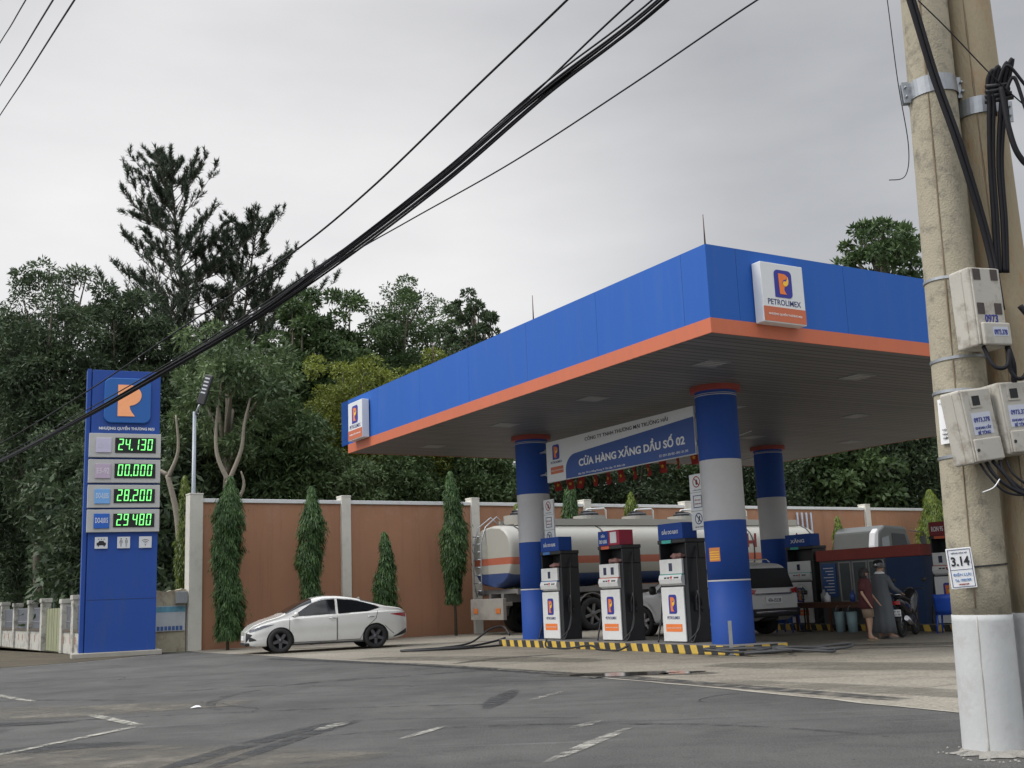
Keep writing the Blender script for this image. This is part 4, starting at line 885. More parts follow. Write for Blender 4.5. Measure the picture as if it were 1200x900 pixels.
# ------------------------------------------------------------------ vehicles
def interp(tab, x):
    if x <= tab[0][0]: return tab[0][1]
    for (a, va), (b_, vb) in zip(tab[:-1], tab[1:]):
        if x <= b_:
            s = (x - a) / (b_ - a); return va + (vb - va) * s
    return tab[-1][1]
def smooth(tab, x):   # monotone-ish cosine/catmull blend
    e = .05; return (interp(tab, x - 2 * e) + 2 * interp(tab, x - e) + 3 * interp(tab, x) + 2 * interp(tab, x + e) + interp(tab, x + 2 * e)) / 9
class Car:
    def __init__(s, top, belt, low, half, roofhalf, L0, L1, tum=.5):
        s.top, s.belt, s.low, s.half, s.rh, s.L0, s.L1 = top, belt, low, half, roofhalf, L0, L1
    def sec(s, x):
        zt, zb, zl, w = (smooth(q, x) for q in (s.top, s.belt, s.low, s.half)); rh = smooth(s.rh, x)
        zb = min(zb, zt - .02); g = max(0, min(1, (zt - zb - .06) / .30)); rw = w * .93 * (1 - g) + rh * g
        P = [(0, zl), (w * .80, zl), (w * .95, zl + .05), (w * .985, zl + .16), (w * .99, zl + (zb - zl) * .45), (w, zl + (zb - zl) * .68), (w * .975, zb - .03), (w * .94 * (1 - g) + w * .93 * g, zb + .008 * g)]
        P += [(rw + (w * .93 - rw) * .55, zb + (zt - zb) * .42), (rw + (w * .93 - rw) * .14, zb + (zt - zb) * .80), (rw * .88, zb + (zt - zb) * .955), (rw * .5, zt - .008), (0, zt)]
        return P
    def ev(s, x, u):  # u in 0..1 over the section, catmull-rom
        P = s.sec(x); n = len(P) - 1; f = min(u * n, n - 1e-6); i = int(f); t_ = f - i
        a, b_, c, d = P[max(i - 1, 0)], P[i], P[i + 1], P[min(i + 2, n)]
        if i == 0: a = (-P[1][0], P[1][1])
        if i == n - 1: d = (-P[n - 1][0], P[n - 1][1])
        q = lambda k: .5 * (2 * b_[k] + (c[k] - a[k]) * t_ + (2 * a[k] - 5 * b_[k] + 4 * c[k] - d[k]) * t_ * t_ + (3 * b_[k] - a[k] - 3 * c[k] + d[k]) * t_ ** 3)
        return max(0, q(0)), q(1)
    def y(s, x, z):
        best = None
        for k in range(20, 101):
            yy, zz = s.ev(x, k / 100)
            if best is None or abs(zz - z) < best[0]: best = (abs(zz - z), yy)
        return best[1]
    def body(s, wheels, rw, m, par, n=90, k=48):
        V = []; xs = [s.L0 + (s.L1 - s.L0) * (.5 - .5 * math.cos(math.pi * i / n)) for i in range(n + 1)]
        for x in xs:
            H = [s.ev(x, j / k) for j in range(k + 1)]
            V += [(x, y, z) for y, z in H] + [(x, -y, z) for y, z in H[-2:0:-1]]
        r_ = 2 * k; F = [(i * r_ + j, i * r_ + (j + 1) % r_, (i + 1) * r_ + (j + 1) % r_, (i + 1) * r_ + j) for i in range(n) for j in range(r_)]
        F += [list(range(r_))[::-1], [n * r_ + j for j in range(r_)]]
        b = MB(); b.add(V, F, 0, True); o = b.build('body', m, par)
        bb = bmesh.new(); bb.from_mesh(o.data); bmesh.ops.recalc_face_normals(bb, faces=bb.faces); bb.to_mesh(o.data); bb.free()
        c = MB()
        for wx in wheels:
            for sg in (-1, 1): c.cyl((wx, sg * .58, rw * .98), (wx, sg * 1.2, rw * .98), rw + .055, n=40)
        co_ = c.build('cutter', DARK, par); bb = bmesh.new(); bb.from_mesh(co_.data); bmesh.ops.recalc_face_normals(bb, faces=bb.faces); bb.to_mesh(co_.data); bb.free()
        md = o.modifiers.new('b', 'BOOLEAN'); md.object = co_; md.operation = 'DIFFERENCE'; md.solver = 'EXACT'
        n0 = len(o.data.vertices)
        for sv, sf in (('EXACT', False), ('EXACT', True), ('FAST', False)):
            md.solver = sv
            if sv == 'EXACT': md.use_self = sf
            me = bpy.data.meshes.new_from_object(o.evaluated_get(bpy.context.evaluated_depsgraph_get()))
            ymax = max([abs(v.co.y) for v in me.vertices if any((v.co.x - wx) ** 2 + (v.co.z - rw * .98) ** 2 < (rw * .8) ** 2 for wx in wheels)] + [0])
            if len(me.vertices) > 100 and ymax < .64: break
        o.modifiers.clear(); o.data = me; me.name = 'body'
        me.materials.clear(); me.materials.append(m); me.materials.append(PLAST)
        mi = []
        for p in me.polygons:
            c0 = p.center; inside = any((c0.x - wx) ** 2 + (c0.z - rw * .98) ** 2 <= (rw + .053) ** 2 for wx in wheels) and abs(c0.y) < .9
            mi.append(1 if inside and not (abs(p.normal.y) > .5 and abs(c0.y) > .62) else 0)
        me.polygons.foreach_set('material_index', mi); me.polygons.foreach_set('use_smooth', [True] * len(mi))
        try: me.set_sharp_from_angle(angle=R(40))
        except Exception: pass
        bpy.data.objects.remove(co_); return o
    def patch(s, name, xs, lo, hi, m, par, sides=(1, -1), off=.007, nz=6):
        """patch on the flank between curves lo(x) and hi(x)"""
        for sg in sides:
            V = []
            for x in xs:
                a, c = interp(lo, x), interp(hi, x)
                for j in range(nz + 1): z = a + (c - a) * j / nz; V.append((x, sg * (s.y(x, z) + off), z))
            F = [(i * (nz + 1) + j, (i + 1) * (nz + 1) + j, (i + 1) * (nz + 1) + j + 1, i * (nz + 1) + j + 1) for i in range(len(xs) - 1) for j in range(nz)]
            b = MB(); b.add(V, F, 0, True); b.build(name, m, par)
    def toppatch(s, name, x0, x1, u0, m, par, off=.007, n=12, u1=1.0):
        V = []; us = [u0 + (u1 - u0) * j / 10 for j in range(11)]
        for i in range(n + 1):
            x = x0 + (x1 - x0) * i / n; H = [s.ev(x, u) for u in us]
            dz = off * 1.3
            V += [(x, y + off * (1 - j / 10), z + dz) for j, (y, z) in enumerate(H)] + [(x, -(y + off * (1 - (9 - j) / 10)), z + dz) for j, (y, z) in enumerate(H[-2::-1])]
        r_ = 21; b = MB(); b.add(V, [(i * r_ + j, i * r_ + j + 1, (i + 1) * r_ + j + 1, (i + 1) * r_ + j) for i in range(n) for j in range(r_ - 1)], 0, True); return b.build(name, m, par)
    def seam(s, pts, par, name='door_seam', r=.007, sides=(1, -1), m=None):
        for sg in sides:
            P = []
            for (xa, za), (xb, zb_) in zip(pts[:-1], pts[1:]):
                for k in range(8): x = xa + (xb - xa) * k / 8; z = za + (zb_ - za) * k / 8; P.append((x, sg * (s.y(x, z) + .001), z))
            b = MB(); b.tube(P, r, 5); b.build(name, m or PLAST, par)
def wheel(par, x, y, r, w, sg, rim, spokes=5):
    M = Matrix.Translation((x, y, r)) @ Matrix.Rotation(-sg * math.pi / 2, 4, 'X')
    b = MB(); b.lathe([(r * .64, -w / 2), (r * .9, -w / 2), (r, -w / 2 + .03), (r, w / 2 - .03), (r * .9, w / 2), (r * .68, w / 2 - .005), (r * .64, w / 2 - .02), (r * .64, -w / 2)], 36, 0, M); t_ = b.build('tyre', RUB, par)
    b = MB(); b.lathe([(r * .655, w / 2 - .012), (r * .60, w / 2 - .03), (r * .58, -.02), (0, -.02)], 36, 1, M); b.lathe([(0, w / 2 - .012), (r * .16, w / 2 - .014), (r * .17, w / 2 - .05)], 20, 0, M)
    for k in range(spokes):
        a = 2 * math.pi * k / spokes + .3
        for da in (-.0,):
            ca, sa = math.cos(a), math.sin(a); q = lambda rr, tt, z: (rr * ca - tt * sa, rr * sa + tt * ca, z)
            V = [q(r * .1, -.045, w / 2 - .02), q(r * .1, .045, w / 2 - .02), q(r * .62, .032, w / 2 - .02), q(r * .62, -.032, w / 2 - .02), q(r * .1, -.05, w / 2 - .06), q(r * .1, .05, w / 2 - .06), q(r * .62, .05, w / 2 - .07), q(r * .62, -.05, w / 2 - .07)]
            b.add(V, [(0, 1, 2, 3), (0, 4, 5, 1), (1, 5, 6, 2), (2, 6, 7, 3), (3, 7, 4, 0)], 0, False, M)
    b.build('rim', [rim, DARK], par)
RIMD = mat('rim_dark', (.10, .10, .11), .35, metal=.6); RIMS = mat('rim_silver', (.4, .4, .42), .3, metal=.8)
TAILR = mat('tail_light_red', (.35, .01, .015), .15, coat=.5); LAMP = mat('head_lamp_glass', (.12, .13, .145), .08, coat=.8, metal=.4)

# sedan
t = thing('parked_car', 'white saloon car parked in front of the terracotta wall facing left', 'car', (-5.28, 30.22, .004), math.atan2(-1.6, -4.2)); t.scale = (.95, .95, .97)
cr_ = Car(top=[(-2.22, .84), (-2.16, 1.00), (-2.02, 1.06), (-1.62, 1.13), (-1.2, 1.26), (-.75, 1.385), (-.3, 1.45), (.1, 1.46), (.4, 1.42), (.75, 1.28), (1.1, 1.09), (1.35, .965), (1.7, .875), (2.0, .76), (2.15, .66), (2.22, .54)],
    belt=[(-2.22, .80), (-2.05, .98), (-1.5, .985), (-.8, .96), (0, .93), (.8, .90), (1.3, .87), (1.7, .79), (2.0, .68), (2.22, .50)],
    low=[(-2.22, .36), (-2.05, .26), (-1.5, .20), (1.5, .19), (2.0, .19), (2.22, .24)],
    half=[(-2.22, .62), (-2.15, .74), (-1.95, .82), (-1.4, .865), (0, .865), (1.3, .86), (1.8, .80), (2.05, .68), (2.22, .42)],
    roofhalf=[(-2.2, .6), (-1.3, .56), (-.3, .58), (.4, .60), (1.2, .66), (2, .7)], L0=-2.22, L1=2.22)
cr_.body((1.33, -1.29), .315, CARW, t)
xs = lambda a, b_, n=14: [a + (b_ - a) * i / (n - 1) for i in range(n)]
cr_.patch('front_side_window', xs(-.18, 1.02), [(-.18, .965), (1.02, .935)], [(-.18, 1.36), (.15, 1.355), (.45, 1.27), (1.02, .94)], GLASS, t)
cr_.patch('rear_side_window', xs(-1.42, -.25), [(-1.42, 1.085), (-1.1, .995), (-.25, .968)], [(-1.42, 1.10), (-1.15, 1.20), (-.7, 1.315), (-.25, 1.36)], GLASS, t)
cr_.toppatch('windscreen', .46, 1.19, .74, GLASS, t); cr_.toppatch('rear_window', -1.66, -.92, .78, GLASS, t)
cr_.patch('head_lamp', xs(1.50, 2.12), [(1.50, .745), (2.12, .56)], [(1.50, .755), (1.8, .735), (2.12, .63)], LAMP, t, off=.006)
cr_.patch('fog_lamp', xs(1.96, 2.13), [(1.96, .36), (2.13, .33)], [(1.96, .38), (2.13, .46)], PLAST, t)
cr_.patch('grille', xs(2.06, 2.21), [(2.06, .50), (2.21, .30)], [(2.06, .51), (2.21, .56)], PLAST, t); cr_.patch('skirt_shade', xs(-.95, 1.0), [(-.95, .195), (1.0, .195)], [(-.95, .235), (1.0, .235)], PLAST, t, nz=2)  # second patch: dark strip low on the flanks paints in the side skirt's shadow
cr_.patch('tail_light', xs(-2.19, -1.72), [(-2.19, .80), (-1.72, .895)], [(-2.19, .93), (-1.72, .905)], TAILR, t)
cr_.patch('rear_diffuser', xs(-2.2, -1.80), [(-2.2, .37), (-1.8, .28)], [(-2.2, .50), (-1.8, .30)], PLAST, t)
cr_.seam([(1.08, .90), (1.10, .5), (1.02, .27), (-.2, .255), (-.2, .94)], t); cr_.seam([(-.22, .94), (-.22, .27), (-.85, .27), (-1.0, .55), (-1.30, .80), (-1.36, 1.02)], t)
cr_.seam([(-1.55, .60), (-1.85, .34)], t, 'bumper_seam'); cr_.seam([(1.0, .945), (.45, 1.285), (.15, 1.375), (-.2, 1.38), (-.7, 1.335), (-1.44, 1.11)], t, 'window_trim', .007, m=CHROME)
b = MB(); b.box(2.10, -.55, .22, 2.235, .55, .30); b.build('air_intake', PLAST, t, .02)
for sg in (1, -1):
    for x in (-.08, -1.15): b = MB(); yy = cr_.y(x, .86); b.tube([(x - .09, sg * (yy + .01), .85), (x - .06, sg * (yy + .035), .855), (x + .06, sg * (yy + .035), .86), (x + .09, sg * (yy + .01), .86)], .013, 8); b.build('door_handle', CHROME, t)
    bb = MB(); M = Matrix.Translation((.93, sg * .93, .99)); bb.lathe([(0, -.10), (.05, -.09), (.075, -.03), (.075, .03), (.05, .09), (0, .10)], 16, 0, M @ Matrix.Rotation(math.pi / 2, 4, 'X') @ Matrix.Diagonal((.9, .9, 1.1, 1))); bb.tube([(.93, sg * .84, .93), (.93, sg * .9, .96)], .02, 6); bb.build('wing_mirror', CARW, t)
    for x in (1.33, -1.29): wheel(t, x, sg * .765, .328, .20, sg, RIMD)
b = MB(); b.prism([(-.09, 0), (.07, 0), (-.06, .07)], .02, Matrix.Translation((-.95, .01, 1.33)) @ Matrix.Rotation(math.pi / 2, 4, 'X')); b.build('antenna', CARW, t)
b = MB(); b.box(2.225, -.24, .36, 2.24, .24, .47); b.build('number_plate', LETW, t)
b = MB(); b.box(-2.26, -.26, .55, -2.215, .26, .67); b.build('number_plate', LETW, t)

# SUV standing between the pump rows
t = thing('parked_suv', 'pearl white off-roader seen from behind between the two pump rows', 'car', (6.2 - math.sin(R(34)) * 2.35, 28.1 + math.cos(R(34)) * 2.35 - .2, .004), R(90 + 34))
sv = Car(top=[(-2.38, 1.02), (-2.34, 1.40), (-2.26, 1.66), (-2.1, 1.77), (-1.5, 1.82), (-.3, 1.83), (.35, 1.78), (.8, 1.58), (1.2, 1.26), (1.35, 1.18), (1.8, 1.14), (2.2, 1.05), (2.36, .90), (2.42, .7)],
    belt=[(-2.38, 1.0), (-2.2, 1.16), (-1, 1.12), (.5, 1.08), (1.4, 1.06), (2, .98), (2.42, .66)],
    low=[(-2.38, .50), (-2.1, .36), (1.9, .32), (2.42, .42)], half=[(-2.38, .84), (-2.3, .89), (-1.8, .93), (1.6, .93), (2.1, .85), (2.42, .58)],
    roofhalf=[(-2.4, .70), (-1.5, .68), (.5, .68), (1.2, .76), (2.4, .8)], L0=-2.38, L1=2.42)
sv.body((1.50, -1.28), .385, SILV, t)
sv.patch('side_window', xs(-1.9, -1.0), [(-1.9, 1.22), (-1.0, 1.18)], [(-1.9, 1.58), (-1.0, 1.68)], GLASS, t); sv.patch('side_window', xs(-.9, -.05), [(-.9, 1.17), (-.05, 1.15)], [(-.9, 1.68), (-.05, 1.69)], GLASS, t); sv.patch('side_window', xs(.03, .98), [(.03, 1.15), (.98, 1.13)], [(.03, 1.69), (.35, 1.66), (.98, 1.20)], GLASS, t)
sv.toppatch('windscreen', .42, 1.18, .74, GLASS, t)
sv.patch('wheel_flare', xs(.95, 2.05, 18), [(.95, .45), (1.05, .62), (1.25, .80), (1.5, .86), (1.75, .80), (1.95, .62), (2.05, .45)], [(.95, .48), (1.05, .70), (1.25, .89), (1.5, .95), (1.75, .89), (1.95, .70), (2.05, .48)], SILV, t, off=.04)
def rearpanel(y0, y1, z0, z1, x0, x1, d=.012): return [(x0, y0, z0), (x0, y1, z0), (x1, y1, z1), (x1, y0, z1), (x0 + .05, y0, z0), (x0 + .05, y1, z0), (x1 + .05, y1, z1), (x1 + .05, y0, z1)]
BF = [(0, 1, 2, 3), (4, 7, 6, 5), (0, 4, 5, 1), (1, 5, 6, 2), (2, 6, 7, 3), (3, 7, 4, 0)]
b = MB(); b.add([(-2.40, -.74, 1.16), (-2.40, .74, 1.16), (-2.285, .64, 1.64), (-2.285, -.64, 1.64), (-2.3, -.74, 1.16), (-2.3, .74, 1.16), (-2.2, .64, 1.64), (-2.2, -.64, 1.64)], BF); b.build('rear_window', mat('tinted_glass', (.008, .009, .010), .3, spec=.15), t)
b = MB(); b.box(-2.44, -.62, 1.0, -2.38, .62, 1.035); b.build('chrome_bar', CHROME, t); b = MB(); b.box(-2.43, -.27, .78, -2.39, .27, .94); np_ = b.build('number_plate', LETW, t)
text('47A-153.28', .44, .09, LETK, face((-2.432, 0, .86), (0, -1, 0)), np_, .01)
for sg in (1, -1):
    b = MB(); b.add([(-2.42, sg * .66, 1.02), (-2.34, sg * .90, 1.0), (-2.12, sg * .94, 1.08), (-2.36, sg * .90, 1.16), (-2.42, sg * .60, 1.12)], [(0, 1, 3, 4), (1, 2, 3)]); b.build('tail_light', TAILR, t)
    b = MB(); b.tube([(.9, sg * .93, 1.12), (.88, sg * 1.03, 1.18)], .025, 6); b.lathe([(0, -.12), (.08, -.1), (.10, 0), (.08, .1), (0, .12)], 14, 0, Matrix.Translation((.9, sg * 1.05, 1.2))); b.build('wing_mirror', PLAST, t)
    b = MB(); b.box(-.85, min(sg * .88, sg * 1.0), .30, 1.0, max(sg * .88, sg * 1.0), .35); b.build('running_board', PLAST, t, .01)
    b = MB(); b.tube([(-1.8, sg * .58, 1.80), (-1.7, sg * .6, 1.88), (.1, sg * .6, 1.88), (.25, sg * .58, 1.80)], .018, 6); b.build('roof_rail', CHROME, t)
    for x in (1.50, -1.28): wheel(t, x, sg * .80, .385, .26, sg, RIMS, 6)
b = MB(); b.box(-2.47, -.86, .46, -2.30, .86, .66); b.build('rear_bumper', PLAST, t, .04); b = MB(); b.box(-2.485, -.70, .55, -2.44, .70, .60); b.build('bumper_trim', CHROME, t, .01)
b = MB(); b.lathe([(0, -.1), (.28, -.1), (.36, -.05), (.36, .05), (.28, .1), (0, .1)], 24, 0, Matrix.Translation((-2.02, 0, .46))); b.build('spare_wheel', RUB, t)

# tanker
OFT = -2.35; t = thing('tanker_lorry', 'cream fuel tanker lorry with orange stripe and blue skirt parked along the wall', 'lorry', tuple(WW(0, OFT, .004)), WT)
TANKW = mat('tank_cream', (.34, .335, .30), .4, var=.08, ns=1, dirt=.45, dirtc=(.36, .31, .22), dscale=1.4, stretch=(.3, 1, 1.2))
TO = mat('tank_orange', (.36, .10, .055), .5, dirt=.25); TBL = mat('tank_blue', (.03, .055, .15), .5, dirt=.3); LW = mat('chassis_grey', (.16, .155, .15), .7, dirt=.5)
zs = [1.46, 1.55, 1.70, 1.86, 2.0, 2.17, 2.30, 2.41, 2.6, 2.85, 3.1, 3.3, 3.42, 3.48]; zc, rz, ry = 2.47, 1.01, 1.22
def mcol(z): return 2 if z < 1.86 else (1 if 2.17 <= z < 2.41 else 0)
def ringpts(k):
    L_ = []
    for z in zs: f_ = max(-1, min(1, (z - zc) / rz)); L_.append((ry * (1 - abs(f_) ** 2.6) ** (1 / 2.6) * k, zc + (z - zc) * k))
    return L_ + [(-y, z) for y, z in L_[::-1]]
st_ = [(-2.62, .90), (-2.58, .945), (-2.48, .98), (-2.3, .995), (-2.1, 1)] + [(x, 1) for x in np.linspace(-1.5, 11.2, 22)] + [(11.4, .985), (11.6, .92), (11.78, .78), (11.85, .58)]
V = []; 
for x, k in st_: V += [(x, y, z) for y, z in ringpts(k)]
n_ = len(zs) * 2; b = MB(); b.v = [tuple(v) for v in V]
for i in range(len(st_) - 1):
    for j in range(n_):
        j2 = (j + 1) % n_; jj = j if j < len(zs) - 1 else (n_ - 2 - j if j >= len(zs) else len(zs) - 2)
        jj = max(0, min(len(zs) - 2, jj)); z_ = (zs[jj] + zs[jj + 1]) / 2
        if j == len(zs) - 1: z_ = 3.4
        if j == n_ - 1: z_ = 1.5
        b.f.append([i * n_ + j, i * n_ + j2, (i + 1) * n_ + j2, (i + 1) * n_ + j]); b.m.append(mcol(z_)); b.s.append(True)
for o_ in (0, (len(st_) - 1) * n_):
    for j in range(len(zs) - 1): b.f.append([o_ + j, o_ + j + 1, o_ + n_ - 2 - j, o_ + n_ - 1 - j]); b.m.append(mcol((zs[j] + zs[j + 1]) / 2)); b.s.append(False)
tk = b.build('tank', [TANKW, TO, TBL], t)
bb = bmesh.new(); bb.from_mesh(tk.data); bmesh.ops.recalc_face_normals(bb, faces=bb.faces); bb.to_mesh(tk.data); bb.free()
b = MB()
for x in (-2.12, 1.2, 4.6, 8.0, 11.2): P = ringpts(1.012); b.tube([(x, y, z) for y, z in P] + [(x, *P[0])], .022, 6)
b.build('band', DARK, tk)
b = MB(); b.box(-1.9, -.62, 3.44, 11.0, -.56, 3.66); b.box(-1.9, .56, 3.44, 11.0, .62, 3.66); b.box(-1.9, -.559, 3.47, 11.0, .559, 3.50); b.build('walkway', TANKW, tk)
for k, x in enumerate((-1.45, 1.4, 3.55, 5.7, 8.2, 10.4)):
    b = MB(); M = Matrix.Translation((x, 0, 3.5)); b.lathe([(.55, 0), (.55, .30), (.0, .30)], 24, 0, M, False); hc = b.build('manhole', TANKW, tk)
    b = MB(); b.lathe([(.34, .30), (.34, .38), (.28, .42), (0, .44)], 18, 0, M, False); b.tube([(x - .3, 0, 3.94), (x, .1, 3.97), (x + .3, 0, 3.93)], .035, 6); b.build('lid', DARK, hc)
    b = MB(); b.tube([(x + .75, 0, 3.5), (x + .75, 0, 4.02), (x + .68, 0, 4.08), (x - .05, 0, 4.04), (x - .12, 0, 3.98)], .03, 8); b.build('vent_pipe', WHITE, hc)
# ladder and rear hoops
b = MB()
for y in (.35, .80): b.tube([(-2.72, y, 1.2), (-2.82, y, 1.6), (-2.80, y, 2.9), (-2.6, y, 3.45), (-2.2, y * .8, 3.78), (-1.9, y * .7, 3.5)], .022, 6)
for k in range(8): b.tube([(-2.82, .35, 1.4 + k * .25), (-2.82, .80, 1.4 + k * .25)], .016, 6)
b.build('ladder', METAL, t)
b = MB(); b.box(-2.5, -.45, 1.0, 15.5, -.3, 1.28); b.box(-2.5, .3, 1.0, 15.5, .45, 1.28); b.box(-2.45, -1.2, 1.25, 11.3, -1.14, 1.42); b.box(-2.45, 1.14, 1.25, 11.3, 1.2, 1.42); b.box(-2.4, -1.14, 1.28, 11.2, 1.14, 1.42); b.build('chassis', LW, t)
b = MB(); b.box(-3.02, -1.2, .48, -2.9, .75, 1.14); 
for y in (-.9, -.3, .4): b.box(-2.9, y - .05, .9, -2.5, y + .05, 1.02)
rb = b.build('rear_bumper', mat('bumper_grey', (.24, .225, .20), .8, dirt=.7), t, .01)
b = MB(); b.box(-3.035, -1.05, .68, -3.021, -.78, .84); b.box(-3.035, .3, .68, -3.021, .55, .84); b.build('tail_light', mat('lamp_amber', (.45, .14, .04), .3), rb)
b = MB()
for x0 in (-.95, .45, 9.1): 
    for k in range(8):
        a0, a1 = math.pi * k / 8, math.pi * (k + 1) / 8
        for sg in (-1, 1):
            y0, y1 = (-1.24, -.72) if sg < 0 else (.72, 1.24); V = [(x0 + .66 * math.cos(a), y, .56 + .66 * math.sin(a)) for a in (a0, a1) for y in (y0, y1)]; b.add(V, [(0, 1, 3, 2)], 0, True)
mo = b.build('mudguard', LW, t); sm3 = mo.modifiers.new('s', 'SOLIDIFY'); sm3.thickness = .03
b = MB(); b.box(-1.9, -1.22, .62, -1.72, -1.16, 1.25); b.box(1.15, -1.22, .62, 1.3, -1.16, 1.25); b.build('mud_flap', LW, t)
for x in (-.95, .45, 9.1, 15.9):
    for sg in (-1, 1): wheel(t, x, sg * 1.0, .53, .5, sg, LW, 6)
b = MB(); b.box(3.0, -1.1, .55, 7.5, -.5, 1.0); b.build('side_locker', LW, t, .02)
b = MB(); P = [(0, .75), (0, 2.3), (.25, 3.25), (.55, 3.42), (1.9, 3.36), (2.3, 2.3), (2.42, 1.6), (2.42, .6)]
b.prism([(x, z) for x, z in P], 2.4, Matrix.Translation((14.9, 1.2, 0)) @ Matrix.Rotation(math.pi / 2, 4, 'X')); cb = b.build('cab', mat('cab_dark_grey', (.05, .055, .052), .4, coat=.3), t, .12, 3); b = MB(); b.prism([(-.12, .8), (-.12, 2.6), (-.0, 3.1), (.22, 3.3), (.26, 3.2), (.12, 2.3), (.1, .8)], .30, Matrix.Translation((14.75, -.96, 0)) @ Matrix.Rotation(math.pi / 2, 4, 'X')); b.build('white_cowl', COLW, cb, .06, 3)
b = MB(); b.prism([(.95, 2.15), (.95, 3.1), (1.75, 3.05), (2.05, 2.15)], .012, Matrix.Translation((14.9, -1.201, 0)) @ Matrix.Rotation(math.pi / 2, 4, 'X')); b.build('cab_window', GLASS, cb)
b = MB(); b.prism([(.3, 2.3), (.3, 2.9), (.75, 3.0), (.75, 2.3)], .012, Matrix.Translation((14.9, -1.201, 0)) @ Matrix.Rotation(math.pi / 2, 4, 'X')); b.build('sleeper_window', mat('grey_window', (.15, .16, .17), .2), cb)
for sg in (-1,):
    b = MB(); b.tube([(17.0, sg * 1.2, 3.2), (17.5, sg * 1.5, 3.1), (17.55, sg * 1.5, 2.2), (17.1, sg * 1.2, 2.1)], .025, 6); b.box(17.42, sg * 1.6, 2.3, 17.5, sg * 1.36, 2.95); b.build('wing_mirror', PLAST, cb)
TF = lambda x, z, y=-1.0: face((x, y, z), (1, 0, 0))
def tanktext(s_, w_, h_, m_, x, z):
    f_ = (z - zc) / rz; yy = -ry * (1 - abs(f_) ** 2.6) ** (1 / 2.6) - .02
    return text(s_, w_, h_, m_, face((x, yy, z), (1, 0, 0)), tk, .02)
tanktext('L', .55, .62, mat('maroon_letter', (.16, .02, .02), .6), 9.05, 2.8); tanktext('H', .5, .62, MATS['maroon_letter'], 7.9, 2.8); tanktext('A', .5, .62, MATS['maroon_letter'], 10.3, 2.8)
tanktext('347.33', .95, .26, LETK, 4.3, 2.62); tanktext('P', .2, .26, LETW, -1.12, 2.70)
b = MB(); b.box(-1.35, -1.235, 2.52, -.9, -1.222, 2.88); b.build('blue_decal', NAVY, tk)
text('CẤM LỬA', .75, .2, LETR, face((-2.60, .1, 2.62), (0, -1, 0)), tk, .015); text('8', .18, .3, LETR, face((-2.60, .1, 3.0), (0, -1, 0)), tk, .02)

